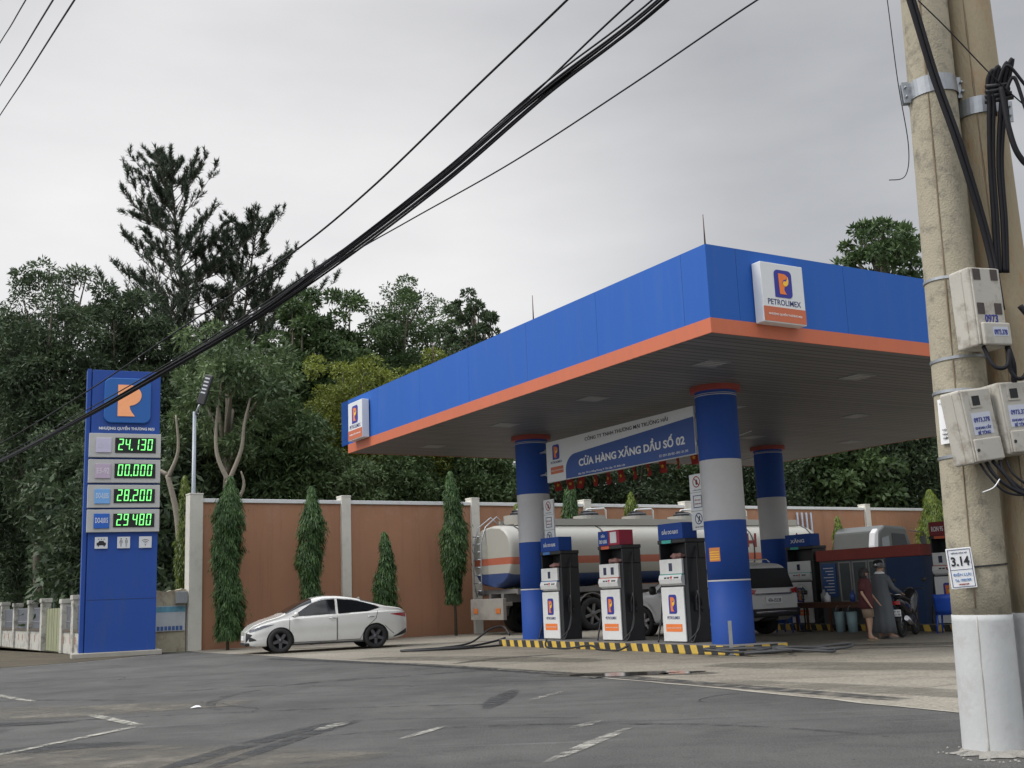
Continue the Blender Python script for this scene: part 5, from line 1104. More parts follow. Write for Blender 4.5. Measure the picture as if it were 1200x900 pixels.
# ------------------------------------------------------------------ trees
def unit(v): return v / (np.linalg.norm(v, axis=-1, keepdims=True) + 1e-9)
def leaf_cloud(rg, C, CR, n_per, flat=.75, droop=.25):
    """leaf origins, directions spread over clumps C (n,3) with radii CR"""
    k = len(C); idx = np.repeat(np.arange(k), n_per); n = len(idx)
    d = unit(rg.normal(0, 1, (n, 3))); d[:, 2] = np.where(rg.uniform(0, 1, n) < .45, np.abs(d[:, 2]), d[:, 2]); rad = CR[idx] * rg.uniform(.30, 1.06, n) ** .55
    P = C[idx] + d * rad[:, None] * np.array([1, 1, flat])
    D = unit(d * .8 + rg.normal(0, .6, (n, 3)) + np.array([0, 0, -droop])); S = rg.normal(0, 1, (n, 3)) + np.array([0, 0, 0.0])
    ct = rg.uniform(0, 1, k)[idx]
    return P, D, S, ct
def broadleaf(name, label, x, y, H, Rr, base, seed, m, leaf=.26, nc=46, npc=230, bark=None, open_=.0, asp=.42, droop=.25, group='trees behind the wall', lean=0, showtrunk=False, cl=(.26, .44), cat='tree'):
    rg = np.random.default_rng(seed); t = thing(name, label, cat, (x, y, 0), 0, group)
    h = (H - base) / 2; C = []
    nb = 7; lob = unit(rg.normal(0, 1, (nb, 3))); la = rg.uniform(.8, 1.12, nb)
    leaf *= rg.uniform(.8, 1.25); Rr = Rr * 1.22; nc = int(nc * 2.1); npc = int(npc * .62)
    for i in range(nc):
        d = unit(rg.normal(0, 1, 3)); w_ = np.maximum(0, lob @ d) ** 4
        k = .80 + (w_ * la).sum() * .22; r_ = rg.uniform(.12, 1.0) ** .4 * min(k, 1.12) * .80
        e_ = (abs(d[0]) ** 2.6 + abs(d[1]) ** 2.6 + abs(d[2]) ** 2.6) ** (-1 / 2.6)
        d = d * e_ * .92
        C.append((d[0] * r_ * Rr + lean * (d[2] * r_ + 1), d[1] * r_ * Rr, base + h + d[2] * r_ * h))
    C = np.array(C); CR = Rr * rg.uniform(*cl, nc) ** 1.25 * .66
    zt_ = (C[:, 2] + CR * .7).max(); C[:, 2] = base + (C[:, 2] - base) * (H - .05 - base) / (zt_ - base)
    if leaf < .33: leaf *= .78; npc = int(npc * 1.6)
    P, D, S, ct = leaf_cloud(rg, C, CR, npc, .7, droop)
    sz = rg.uniform(.7, 1.3, len(P)) * leaf
    if not showtrunk:   # leaves inside the crown too, so that it is not see-through
        nf = int(len(P) * .55); dd = unit(rg.normal(0, 1, (nf, 3))) * (rg.uniform(0, 1, nf) ** .45)[:, None]
        pf = np.c_[dd[:, 0] * Rr * .66 + lean, dd[:, 1] * Rr * .66, base + h * .92 + dd[:, 2] * h * .76]
        P = np.r_[P, pf]; D = np.r_[D, unit(rg.normal(0, 1, (nf, 3)))]; S = np.r_[S, rg.normal(0, 1, (nf, 3))]; ct = np.r_[ct, rg.uniform(0, 1, nf)]; sz = np.r_[sz, rg.uniform(1.2, 2.0, nf) * leaf]
    n = len(P); tint = ct * .45 + rg.uniform(0, .55, n)
    leafmesh('crown', P, D, S, sz, leaf * asp, tint, m, t)
    nm_pale = name == 'loose_tree'; b = MB(); tz = base + h * .9; tr = .018 * H + .05
    tp = [Vector((0, 0, -.05)), Vector((rg.uniform(-.2, .2), 0, base * .6)), Vector((rg.uniform(-.3, .3) + lean * .4, 0, base + .3)), Vector((lean, 0, base + h * .8)), Vector((lean * 1.2, 0, base + h * 1.3))]
    b.tube(swirl_hose(tp, 1, 4), [tr * (1 - .85 * i / 16) for i in range(17)], 9)
    for c in C[:: 4 if not showtrunk else (9 if nm_pale else 3)]:
        z0 = base + (c[2] - base) * rg.uniform(.15, .75); a = Vector((lean * .4, 0, max(z0, base * .8))); c_ = Vector(c); m_ = a.lerp(c_, .5) + Vector((rg.uniform(-.2, .2), rg.uniform(-.2, .2), .15 * Rr))
        b.tube([a, m_, c_], [tr * .42, tr * .25, .015], 6)
    b.build('trunk', bark or BARK, t); return t

def pine(label, x, y, H, topdx, seed, L0, side=1.0, zlow=9):
    rg = np.random.default_rng(seed); t = thing('pine_tree', label, 'pine tree', (x, y, 0), 0, 'tall pines above the wood')
    axis = lambda z: np.array([topdx * (max(0, z - 6) / (H - 6)) ** 1.3, 0, z])
    b = MB(); zz_ = np.linspace(0, H, 22); b.tube([tuple(axis(z)) for z in zz_], [.24 * (1 - .93 * z / H) + .01 for z in zz_], 8)
    TP = []; TD = []
    z = zlow
    while z < H - .3:
        f_ = (z - zlow) / (H - zlow); Lm = L0 * (1 - f_) ** .62 * min(1, .55 + f_ * 2.2) * rg.uniform(.55, 1.12) + .35
        for k in range(rg.integers(3, 5)):
            a = rg.uniform(0, 2 * math.pi); L = Lm * rg.uniform(.65, 1.12) * (1 + .15 * side * math.cos(a)); el = R(rg.uniform(2, 36) + 20 * f_)
            p0 = axis(z + rg.uniform(-.3, .3)); d = np.array([math.cos(a) * math.cos(el), math.sin(a) * math.cos(el), math.sin(el)])
            pts = []; nseg = 6
            for s in range(nseg + 1):
                q = s / nseg; pts.append(p0 + d * L * q + np.array([0, 0, .16 * L * (q ** 2) - .08 * L * q]) )
            b.tube([tuple(p) for p in pts], [.055 * (1 - .8 * s / nseg) * (.4 + .6 * (1 - f_)) for s in range(nseg + 1)], 5)
            for s in range(2, nseg + 1):
                for _ in range(3 if f_ < .7 else (2 if L > 1.2 else 1)):
                    aa = a + rg.uniform(-1.3, 1.3); e2 = el + R(rg.uniform(5, 45)); l2 = L * rg.uniform(.13, .32) * (1.15 - .5 * s / nseg)
                    d2 = np.array([math.cos(aa) * math.cos(e2), math.sin(aa) * math.cos(e2), math.sin(e2)]); q0 = pts[s]
                    b.tube([tuple(q0), tuple(q0 + d2 * l2)], [.018, .008], 4, cap=False)
                    for fr_ in ((.5, .78, 1.0) if f_ < .8 else (.7, 1.0)): TP.append(q0 + d2 * l2 * fr_); TD.append(d2)
            TP.append(pts[-1]); TD.append(d)
        z += rg.uniform(.36, .60) * (1 if f_ < .8 else .7)
    for q in np.linspace(.93, 1.0, 6): TP.append(axis(H * q)); TD.append(np.array([0, 0, 1.]))
    b.build('trunk', BARK, t)
    TP = np.array(TP); TD = np.array(TD); k = 19; n = len(TP) * k; idx = np.repeat(np.arange(len(TP)), k)
    D = unit(TD[idx] * .65 + np.array([0, 0, .55]) + rg.normal(0, .55, (n, 3))); P = TP[idx] - TD[idx] * rg.uniform(0, .25, n)[:, None]
    leafmesh('crown', P, D, rg.normal(0, 1, (n, 3)), rg.uniform(.18, .33, n), .034, rg.uniform(0, 1, n) * .6 + np.repeat(rg.uniform(0, .4, len(TP)), k), LF_PINE, t); return t

pine('tall pine with open spiky crown leaning left, the highest tree in the picture', -16.2, 56, 25.1, -1.7, 14, 7.6, -.05, 9.5)
pine('slightly lower pine with a wide crown leaning right close to the tallest pine', -15.2, 57.5, 21.6, 1.7, 17, 7.2, .75, 9)

TR = [ # name, label, x, y, H, R, base, seed, mat, leaf, nc, npc, asp, droop
 ('dark_tree', 'dark feathery tree at the left edge of the photo, its top just under the sky', -19.7, 46, 16.3, 2.5, 3, 21, LF_DARK, .26, 50, 240, .34, .35),
 ('dark_tree', 'dark tree partly cut by the left edge, behind the old fence', -23.2, 49, 15.4, 2.9, 3, 22, LF_DARK, .26, 50, 240, .34, .35),
 ('dark_tree', 'dark tree with two small rounded tops left of the tall pines', -18.2, 50, 16.4, 2.3, 3, 23, LF_DARK, .26, 50, 230, .34, .3),
 ('dark_tree', 'dense dark tree between the two topped tree and the tall pine', -16.6, 51, 14.9, 2.4, 3, 24, LF_DARK, .26, 46, 230, .34, .3),
 ('dark_tree', 'dense dark tree standing right under the tall pines', -13.4, 50, 13.4, 2.6, 2, 25, LF_DARK, .26, 46, 230, .34, .3),
 ('loose_tree', 'pale green loose tree with forked grey limbs behind the street lamp', -10.6, 40.5, 11.6, 2.5, 5.0, 26, LF_PALE, .30, 34, 190, .30, .45),
 ('broad_tree', 'mid green tree with a narrow top right of the pines', -9.6, 49, 14.8, 1.9, 3, 27, LF_MID, .24, 44, 230, .42, .2),
 ('broad_tree', 'mid green rounded tree second right of the pines', -7.7, 50, 15.7, 2.1, 3, 28, LF_MID, .24, 46, 240, .42, .2),
 ('broad_tree', 'highest mid green rounded tree in the row above the left half of the canopy', -5.6, 52, 16.6, 2.5, 3, 29, LF_MID, .24, 52, 240, .42, .2),
 ('broad_tree', 'mid green tree just right of the highest rounded tree', -3.7, 55, 16.3, 2.1, 3, 30, LF_MID, .24, 46, 230, .42, .2),
 ('airy_tree', 'dark airy tree with sky showing through, rising alone over the blue fascia', -1.55, 48, 14.9, 1.65, 5.5, 31, LF_DARK, .20, 34, 170, .48, .15),
 ('yellow_green_tree', 'bright yellow green tree left of the small white fascia sign', -6.6, 44.5, 11.2, 2.0, 4.5, 32, LF_YEL, .18, 44, 250, .5, .15),
 ('yellow_green_tree', 'bright yellow green tree partly hidden behind the blue fascia', -3.9, 46, 11.6, 2.0, 5, 33, LF_YEL, .18, 40, 240, .5, .15),
 ('bushy_tree', 'low mid green bushy tree over the wall above the second cypress shaped shrub', -8.6, 42, 8.6, 2.0, 2.5, 34, LF_MID, .26, 40, 200, .4, .3),
 ('bushy_tree', 'low bright bushy tree over the wall below the yellow green tree', -6.7, 42.6, 7.2, 1.7, 2.5, 35, LF_PALE, .24, 34, 180, .4, .3),
 ('bushy_tree', 'low dark bushy tree over the wall left of the far column', -4.7, 44.5, 7.6, 1.9, 2.5, 36, LF_MID, .24, 36, 190, .4, .3),
 ('bushy_tree', 'low bushy tree seen between the far fascia end and the far column', -1.5, 47, 8.2, 2.2, 2.5, 37, LF_MID, .24, 40, 200, .4, .3),
 ('background_tree', 'dark green tree seen under the roof between the two front columns, left one', 1.9, 51, 9.8, 2.5, 2, 38, LF_DARK, .26, 42, 190, .4, .25),
 ('background_tree', 'dark green tree seen under the roof between the two front columns, middle one', 5.3, 52.5, 10.6, 2.7, 2, 39, LF_DARK, .26, 42, 190, .4, .25),
 ('background_tree', 'mid green tree seen under the roof just left of the near column', 8.8, 55, 11.2, 2.7, 2, 40, LF_MID, .26, 42, 190, .4, .25),
 ('background_tree', 'dark green tree seen under the roof right behind the thin far right column', 12.8, 57, 11.6, 2.9, 2, 41, LF_DARK, .28, 44, 190, .4, .25),
 ('large_leaf_tree', 'bushy large leaved tree above the wall over the booth', 16.6, 58, 11.5, 2.9, 2, 42, LF_MID, .38, 44, 170, .55, .5),
 ('large_leaf_tree', 'dark large leaved tree above the wall just left of the utility poles', 20.6, 60, 12.0, 2.9, 2, 43, LF_DARK, .34, 44, 170, .5, .4),
 ('umbrella_tree', 'dark tree top with star shaped leaf clusters rising over the right end of the fascia', 21.7, 62, 22.1, 2.7, 13.5, 44, LF_MID, .34, 36, 150, .42, .1),
 ('background_tree', 'tall green tree partly hidden behind the utility poles at the right edge', 21.9, 50, 17.5, 2.2, 5, 45, LF_MID, .26, 40, 180, .42, .25),
 ('background_tree', 'dark tree behind the right end of the wall beside the utility poles', 25.8, 62, 12.5, 3.3, 2, 46, LF_DARK, .3, 44, 170, .42, .25),
 ('understorey_tree', 'dark low tree filling the gap left of the totem above the old fence', -16.4, 43.6, 9.6, 2.5, .8, 47, LF_DARK, .28, 50, 190, .34, .4),
 ('understorey_tree', 'dark low tree right behind the price totem', -14.9, 41, 7.0, 2.3, .6, 48, LF_DARK, .28, 46, 180, .34, .4),
 ('understorey_tree', 'dark low tree between the totem and the street lamp', -12.4, 41.5, 8.4, 2.0, .6, 49, LF_DARK, .28, 46, 190, .34, .4),
 ('understorey_tree', 'dark low tree behind the far left stretch of the old fence', -20.6, 54, 9.5, 2.8, .8, 50, LF_DARK, .28, 50, 190, .34, .4),
 ('understorey_tree', 'dark low tree at the very left edge beyond the end of the old fence', -26.5, 60, 11.5, 3.2, .8, 52, LF_DARK, .28, 50, 190, .34, .4),
 ('understorey_tree', 'dark mid height tree behind the loose pale tree and the first cream post', -11.0, 46, 10.8, 2.5, 1, 51, LF_DARK, .28, 50, 190, .34, .4),
]
for (nm, lb, x, y, H, Rr, base, sd_, m, lf, nc, npc, asp, dr) in TR:
    broadleaf(nm, lb, x, y, H, Rr, base, sd_, m, lf, nc, npc, BARKP if nm == 'loose_tree' else None, asp=asp, droop=dr, showtrunk=nm in ('loose_tree', 'airy_tree', 'umbrella_tree'), cl=(.30, .48) if nm not in ('loose_tree', 'airy_tree', 'umbrella_tree') else (.2, .34))
# pale trunk forks of the loose tree seen behind the lamp
t = thing('bare_trunk', 'pale forked bare trunk standing behind the street lamp', 'tree', (-9.55, 36.4, 0), 0)
b = MB(); b.tube(swirl_hose([(0, 0, 0), (.05, 0, 2), (-.02, 0, 4.2), (.08, 0, 5.3)], 1, 5), [.13 - .003 * i for i in range(16)], 9); b.build('trunk', BARKP, t)
for k, P in enumerate(([(.08, 0, 5.3), (-.30, 0, 6.2), (-.35, .1, 7.4), (-.15, .1, 8.9)], [(.06, 0, 5.2), (.50, 0, 6.3), (.62, 0, 7.3), (1.0, .2, 9.0)], [(.0, 0, 4.0), (.55, .1, 5.0), (.5, 0, 5.6)])):
    b = MB(); pp = swirl_hose(P, 1, 5); b.tube(pp, [.085 * (1 - .7 * i / (len(pp) - 1)) for i in range(len(pp))], 8); b.build('branch', BARKP, t)
rg = np.random.default_rng(77); C = np.array([(-.2, 0, 9), (1.0, .2, 9.1), (.4, 0, 8.7), (-.8, 0, 8.2), (1.5, 0, 8.2), (-.1, .2, 9.6)]); P, D, S, ct = leaf_cloud(rg, C, np.full(6, .65), 260, .7, .5)
leafmesh('crown', P, D, S, .28, .09, ct, LF_PALE, t)
t = thing('bare_trunk', 'pale leaning bare trunk between the totem and the street lamp', 'tree', (-11.2, 36.6, 0), 0)
b = MB(); b.tube(swirl_hose([(.35, 0, 0), (.2, 0, 2), (.0, 0, 4.2), (-.35, 0, 5.6)], 1, 5), [.14 - .004 * i for i in range(16)], 9); b.build('trunk', BARKP, t)
for P in ([(-.35, 0, 5.6), (-.9, 0, 6.0), (-1.4, .1, 6.9)], [(-.33, 0, 5.5), (.0, 0, 6.4), (-.1, 0, 7.6)]):
    b = MB(); b.tube(swirl_hose(P, 1, 5), [.08 - .005 * i for i in range(11)], 8); b.build('branch', BARKP, t)

# dense undergrowth behind the wall and fence that reads as one mass
rg = np.random.default_rng(9); n = 90000
def band(n, s0, s1, o0, o1, z0, z1):
    s_ = rg.uniform(s0, s1, n); o_ = rg.uniform(o0, o1, n); hz = z0 + (z1 - z0) * rg.uniform(0, 1, n) * (.75 + .25 * np.sin(s_ * .9) * np.cos(s_ * .37 + 1))
    return np.c_[WD.x * s_ + WN.x * o_, W0.y + WD.y * s_ + WN.y * o_, hz]
P = np.r_[band(62000, -14, 42, 9, 13, .5, 8.5)]
tt = rg.uniform(0, 1.7, 28000); L_ = np.array([(-11.6, 38.2)]) + tt[:, None] * np.array([[-17, 27.]]) + rg.uniform(-1.2, 1.2, (28000, 1)) * np.array([[.84, .54]]); P = np.r_[P, np.c_[L_, rg.uniform(.1, 6.2, 28000) * (.8 + .2 * np.sin(tt * 22))]]
n = len(P); D = unit(rg.normal(0, 1, (n, 3)) + np.array([0, 0, -.3]))
tag(leafmesh('undergrowth', P, D, rg.normal(0, 1, (n, 3)), rg.uniform(.28, .55, n), .15, rg.uniform(0, .8, n), LF_DARK), 'dark tangled undergrowth filling the space behind the wall', 'undergrowth', kind='stuff')

# drooping mast trees along the wall
def mast(label, x, y, H, w_, base, seed, m=LF_MAST, dens=1.0, shape='col', off=None):
    rg = np.random.default_rng(seed); t = thing('mast_tree', label, 'tree', (x, y, 0), 0, 'drooping mast trees along the wall')
    w_ *= .90; n = int(17000 * dens * (H - base) / 4.5 * max(w_, .5)); z = base + (H - base) * rg.uniform(0, 1, n) ** (1.0 if shape == 'col' else 1.25)
    q = (z - base) / (H - base)
    prof = (np.minimum(1, (1 - q) * 3.2 + .12) * (.80 + .14 * np.sin(q * 9 + seed) + .06 * np.sin(q * 23 + seed * 2)) * np.minimum(1, .62 + q * 1.6)) if shape == 'col' else ((1 - q) ** .75 * .95 + .06)
    a = rg.uniform(0, 2 * math.pi, n); lump = 1 + .09 * np.sin(a * 5 + q * 55) + .07 * np.sin(a * 3 - q * 37 + seed); rr = w_ / 2 * prof * (rg.uniform(.3, 1, n) ** .5) * lump * np.where(rg.uniform(0, 1, n) < .12, rg.uniform(1.0, 1.35, n), 1.0) * (1 + .13 * np.sin(np.floor(q * 34 + a * 1.2) * 12.9898))
    wob = .05 * w_ * np.sin(q * 7 + seed)
    P = np.c_[rr * np.cos(a) + wob, rr * np.sin(a), z]; out_ = np.c_[np.cos(a), np.sin(a), np.zeros(n)]
    D = unit(out_ * rg.uniform(.15, .55, n)[:, None] + np.array([0, 0, -1.]) + rg.normal(0, .18, (n, 3)))
    leafmesh('crown', P, D, np.c_[-np.sin(a), np.cos(a), np.zeros(n)] + rg.normal(0, .5, (n, 3)), rg.uniform(.10, .21, n), .026, np.clip(rg.uniform(0, .7, n) + .3 * (np.sin(q * 40 + a * 4) > 0) + .25 * (q > .88), 0, 1), m, t)
    b = MB(); b.cyl((0, 0, 0), (0, 0, H * .95), .05, .012, 8); b.build('trunk', BARK, t); return t
mast('tallest drooping dark column of leaves just right of the first cream post', -8.5, 32.75, 5.05, 1.15, .35, 1)
mast('drooping column of leaves behind the front of the white saloon car', -6.35, 34.2, 4.8, .98, .7, 2)
mast('short cone shaped drooping shrub behind the rear window of the white saloon car', -4.25, 35.6, 3.4, .98, .8, 3, shape='cone')
mast('drooping column of leaves with bare stem foot left of the tanker lorry', -2.15, 37.0, 5.4, 1.0, 1.1, 4)
mast('small pointed drooping tree top behind the lorry just left of the far column', .0, 38.45, 4.35, .75, 1.2, 5, LF_MASTY, shape='cone')
mast('broad bell shaped drooping tree behind the lorry under the name board', 1.95, 39.75, 5.2, 1.35, 1.4, 6, shape='cone')
mast('thin pale drooping sapling behind the middle of the lorry', 4.22, 41.25, 4.85, .62, 2.0, 7, LF_MASTY, .9)
mast('yellowish drooping sapling in front of the wall above the booth', 13.55, 47.4, 4.0, .62, 1.0, 8, LF_MASTY, .9)
mast('full bushy drooping tree by the wall left of the utility poles', 18.7, 50.3, 5.2, 1.9, .4, 9, LF_MASTY)
mast('ragged yellow green drooping tree standing behind the stained low wall', -10.25, 34.3, 5.3, .62, 1.2, 10, LF_MASTY, .8)

# ------------------------------------------------------------------ utility poles
def polep(label, x0, y0, x1, y1, m, g='twin concrete utility poles'):
    t = thing('utility_pole', label, 'pole', (x0, y0, 0), 0, g); H = 8.6
    dx, dy = (x1 - x0) / 5.9 , (y1 - y0) / 5.9; rad = lambda z: .212 - .0058 * z
    prof = lambda z: (dx * z, dy * z, z)
    def shaft(z0, z1, ex, mm, nm, n=40):
        b = MB(); zz = np.linspace(z0, z1, 24)
        b.tube([prof(z) for z in zz], [rad(z) + ex for z in zz], n); return b.build(nm, mm, t)
    shaft(.9, H, 0, m, 'shaft'); shaft(-.1, .97, .004, POLEW, 'whitewashed_foot')
    # mould seam ridge
    a = R(238)
    b = MB(); V = []
    zz = np.linspace(0, H, 60); rd = random.Random(int(x0 * 100)); zz = [z for z in zz if z > .98]; b.tube([(dx * z + (rad(z) + .001) * math.cos(a), dy * z + (rad(z) + .001) * math.sin(a), z) for z in zz], [.006 + rd.uniform(-.0025, .003) for z in zz], 5)
    b.build('mould_seam', m if False else mat('seam_brown', (.20, .15, .10), .9, var=.4, ns=8), t)
    zz = np.linspace(0, .96, 14); b = MB(); b.tube([(dx * z + (rad(z) + .003) * math.cos(a), dy * z + (rad(z) + .003) * math.sin(a), z) for z in zz], [.007 + rd.uniform(-.002, .002) for z in zz], 5); b.build('painted_seam', mat('seam_white', (.45, .44, .41), .85, var=.2, ns=12), t)
    return t, prof, rad
pA, prA, raA = polep('left concrete utility pole with white painted foot carrying the number plate', 3.37, 8.37, 3.50, 8.37, POLEC)
pB, prB, raB = polep('right tan stained utility pole standing close beside the pole with the number plate', 3.86, 8.42, 3.87, 8.42, POLET)
# spilled concrete at the foot
rd = random.Random(6); b = MB(); n = 40; V = [(3.37, 8.3, .05)]; 
for i in range(n): a = 2 * math.pi * i / n; k = 1 + rd.uniform(-.18, .25); V.append((3.40 + .235 * k * math.cos(a), 8.32 + .225 * k * math.sin(a), .03))
for i in range(n): a = 2 * math.pi * i / n; k = 1 + rd.uniform(-.25, .3); V.append((3.40 + .31 * k * math.cos(a), 8.30 + .29 * k * math.sin(a), .006))
b.add(V, [(0, 1 + i, 1 + (i + 1) % n) for i in range(n)] + [(1 + i, 1 + n + i, 1 + n + (i + 1) % n, 1 + (i + 1) % n) for i in range(n)])
for i in range(90):
    a = rd.uniform(0, 6.28); r_ = rd.uniform(.30, .46) ; x, y, s_ = 3.42 + r_ * math.cos(a), 8.28 + r_ * math.sin(a), rd.uniform(.004, .016)
    b.add([(x + s_ * rd.uniform(.7, 1.3) * math.cos(q), y + s_ * rd.uniform(.7, 1.3) * math.sin(q), .002) for q in (0, 1.3, 2.6, 3.9, 5.2)] + [(x, y, .003 + s_ * .8)], [(k_, (k_ + 1) % 5, 5) for k_ in range(5)])
tag(b.build('spilled_concrete', mat('rubble_white', (.25, .24, .215), .9, var=.3, ns=30, bump=.5)), 'rough pale lump of spilled mortar around the foot of the left utility pole', 'mortar')

def clamp(label, pr, rad, px, z, h, tilt, name='pole_clamp', m=METAL, ears=True, bulge=.006):
    t = thing(name, label, 'clamp', (px, 8.37 if px < 3.7 else 8.42, z), 0, 'steel straps round the poles'); t.rotation_euler = (0, tilt, 0)
    c = Vector(pr(z)) ; b = MB(); r_ = rad(z) + bulge; b.lathe([(r_, -h / 2), (r_ + .006, -h / 2), (r_ + .006, h / 2), (r_, h / 2), (r_, -h / 2)], 40, 0, Matrix.Translation((0, 0, 0)), False); b.build('strap', m, t)
    if ears:
        for sg in (-1, 1):
            b = MB(); b.box(sg * (r_ + .03) - .03, -.03, -h / 2 - .02, sg * (r_ + .03) + .03, -.018, h / 2 + .02); b.box(sg * (r_ + .03) - .03, .018, -h / 2 - .02, sg * (r_ + .03) + .03, .03, h / 2 + .02); b.build('lug', m, t, .003)
            for dz in (-h * .28, h * .28): b = MB(); b.cyl((sg * (r_ + .035), -.06, dz), (sg * (r_ + .035), .06, dz), .009, n=8); b.build('bolt', m, t)
    return t
clamp('broad galvanised clamp with bolted lugs high on the left utility pole', prA, raA, 3.48, 5.10, .14, R(-3))
clamp('broad galvanised clamp holding the cable knot high on the right utility pole', prB, raB, 3.87, 4.92, .14, R(2))
for k, (z, lb) in enumerate(((3.50, 'thin bright strap around the left pole beside the top of the highest meter box'), (2.88, 'thin strap around the left pole level with the foot of the highest meter box'), (2.62, 'thin strap around the left pole just above the danger sticker'), (2.14, 'thin grey strap around the left pole below the danger sticker'))):
    clamp(lb, prA, raA, 3.37 + .022 * z, z, .022, R(-2 if k % 2 else 3), 'thin_strap', METAL, False, .003)
clamp('twisted dark wire tied round the left pole at the height of the number plate', prA, raA, 3.40, 1.32, .012, R(-3), 'tie_wire', DARK, False, .003)

STK = mat('sticker_white', (.50, .53, .60), .5, var=.1, dirt=.4, dirtc=(.3, .3, .33), dscale=20)
def meter(label, x, y, z, yaw, tilt, w_, h_, kind):
    t = thing('meter_box', label, 'meter box', (x, y, z), 0, 'electricity meter boxes on the poles'); t.rotation_euler = (0, tilt, yaw)
    D = .19
    b = MB(); b.box(-w_ / 2, -.02, -h_ / 2, w_ / 2, D, h_ / 2); b.build('back_shell', METER, t, .018, 3)
    b = MB(); b.box(-w_ / 2 + .015, -.035, -h_ / 2 + .012, w_ / 2 - .015, -.019, h_ / 2 - .012); b.box(-w_ / 2 - .006, .05, -h_ / 2 + .02, -w_ / 2 + .004, .062, h_ / 2 - .02); b.build('cover', METER, t, .006)
    F_ = lambda a, c, d=-.036: face((a, d, c), NY)
    def rect(name, a, c, ww, hh, m, d=.002, par=None): b = MB(); b.prism(rrect(ww, hh, .003, 1), d, F_(a, c)); return b.build(name, m, par or t)
    if kind == 'tall':
        for a in (-.085, .075):
            for c in (.24, -.02): 
                rect('window', a, c, .065, .085, mat('grimy_window', (.06, .045, .04), .25, var=.4, ns=20), .003)
        b = MB(); b.box(-w_ / 2 + .03, -.07, -.30, w_ / 2 - .01, -.036, -.13); b.build('terminal_cover', METER, t, .012)
        text('0973', .12, .06, mat('print_blue', (.04, .05, .25), .6), face((-.0, -.036, -.095), NY), t, .02)
        for c_, ww in ((-.19, .13), ): 
            b = MB(); b.prism(rrect(.14, .07, .002, 1), .001, face((.035, -.071, -.20), NY)); b.build('sticker', STK, t)
            text('0973.378', .12, .04, MATS['print_blue'], face((.035, -.0722, -.205), NY), t, .015)
    else:
        rect('window_frame', -.02, h_ * .33, .10, .10, METER, .006); b = MB(); b.prism(rrect(.065, .07, .002, 1), .002, F_(-.02, h_ * .33, -.043)); b.build('window', OFF, t)
        rect('sticker', .0, h_ * .02, .17, .16, STK, .002)
        text('0973.378', .14, .035, MATS['print_blue'], face((.0, -.0385, h_ * .07), NY), t, .012); text('KHOAN CẮT', .14, .03, MATS['print_blue'], face((.0, -.0385, h_ * -.03), NY), t, .012); text('BÊ TÔNG', .11, .03, MATS['print_blue'], face((.0, -.0385, h_ * -.10), NY), t, .012)
        b = MB(); b.box(-w_ / 2 + .02, -.055, -h_ / 2 + .01, w_ / 2 - .02, -.036, -h_ * .18); b.build('terminal_cover', METER, t, .01)
        b = MB(); b.cyl((-w_ / 2 + .04, -.06, -h_ * .33), (-w_ / 2 + .04, -.03, -h_ * .33), .012, n=10); b.build('screw', DARK, t)
    return t
meter('tall upper meter box with four small dark windows and blue stickers', 3.53, 7.98, 3.20, R(20), R(-1), .29, .60, 'tall')
meter('lower left meter box leaning sideways with torn blue and white stickers', 3.37, 7.97, 2.32, R(18), R(-7), .28, .54, 'low')
meter('lower right meter box cut by the photo edge with purple numbers', 3.66, 8.0, 2.37, R(14), R(-4), .26, .53, 'low')
# pole plates
t = thing('number_plate', 'small white plate reading 3.14 tied to the left pole above the whitewash', 'plate', (3.21, 8.20, 1.31), 0); t.rotation_euler = (0, R(-3), R(-14))
b = MB(); b.box(-.088, -.03, -.145, .088, -.024, .145); b.build('panel', LETW, t, .003)
b = MB(); ring_pts = ((-.078, -.135, .078, -.131), (-.078, .131, .078, .135), (-.078, -.131, -.074, .131), (.074, -.131, .078, .131), (-.074, -.012, .074, -.009))
for a, c, d, e in ring_pts: b.box(a, -.0318, c, d, -.0305, e)
b.build('border_line', LETB, t)
text('3.14', .125, .068, LETK, face((0, -.0305, .05), NY), t, .03); text('CỘNG HÒA XÃ', .11, .014, LETB, face((0, -.0305, .11), NY), t); text('ĐIỆN LỰC', .125, .028, mat('print_lightblue', (.12, .25, .5), .5), face((0, -.0305, -.045), NY), t, .01); text('Tel. 19001909', .11, .02, MATS['print_lightblue'], face((0, -.0305, -.085), NY), t, .01); text('19006769', .07, .012, LETR, face((0, -.0305, -.115), NY), t, .01)
t = thing('danger_sticker', 'narrow white danger sticker with a red lightning bolt on the left pole', 'sticker', (3.155 + .22, 8.37, 2.40), 0)
DX = .0; b = MB(); V = []; rr_ = raA(2.4) + .004
A0 = [R(200 + 6 * i) for i in range(8)]
for a in A0: V += [(rr_ * math.cos(a) + .022, rr_ * math.sin(a), -.17), (rr_ * math.cos(a) + .03, rr_ * math.sin(a), .17)]
b.add(V, [(2 * i, 2 * i + 2, 2 * i + 3, 2 * i + 1) for i in range(7)], 0, True); b.build('sheet', LETW, t)
am = R(222); Mm = face(((rr_ + .003) * math.cos(am) + .027, (rr_ + .003) * math.sin(am), .03), (-math.sin(am), math.cos(am), 0))
b = MB(); b.prism([(-.02, .09), (.02, .09), (.0, .02), (.022, .02), (-.018, -.08), (-.004, -.005), (-.026, -.005)], .002, Mm); b.build('bolt_mark', REDB, t)
for k, s_ in enumerate(('CẤM TRÈO', 'CÓ ĐIỆN', 'NGUY HIỂM', 'CHẾT NGƯỜI')): text(s_, .095, .02, LETK, face(((rr_ + .004) * math.cos(am) + .026, (rr_ + .004) * math.sin(am), .135 if k == 0 else -.065 - .03 * (k - 1)), (-math.sin(am), math.cos(am), 0)), t, .012)

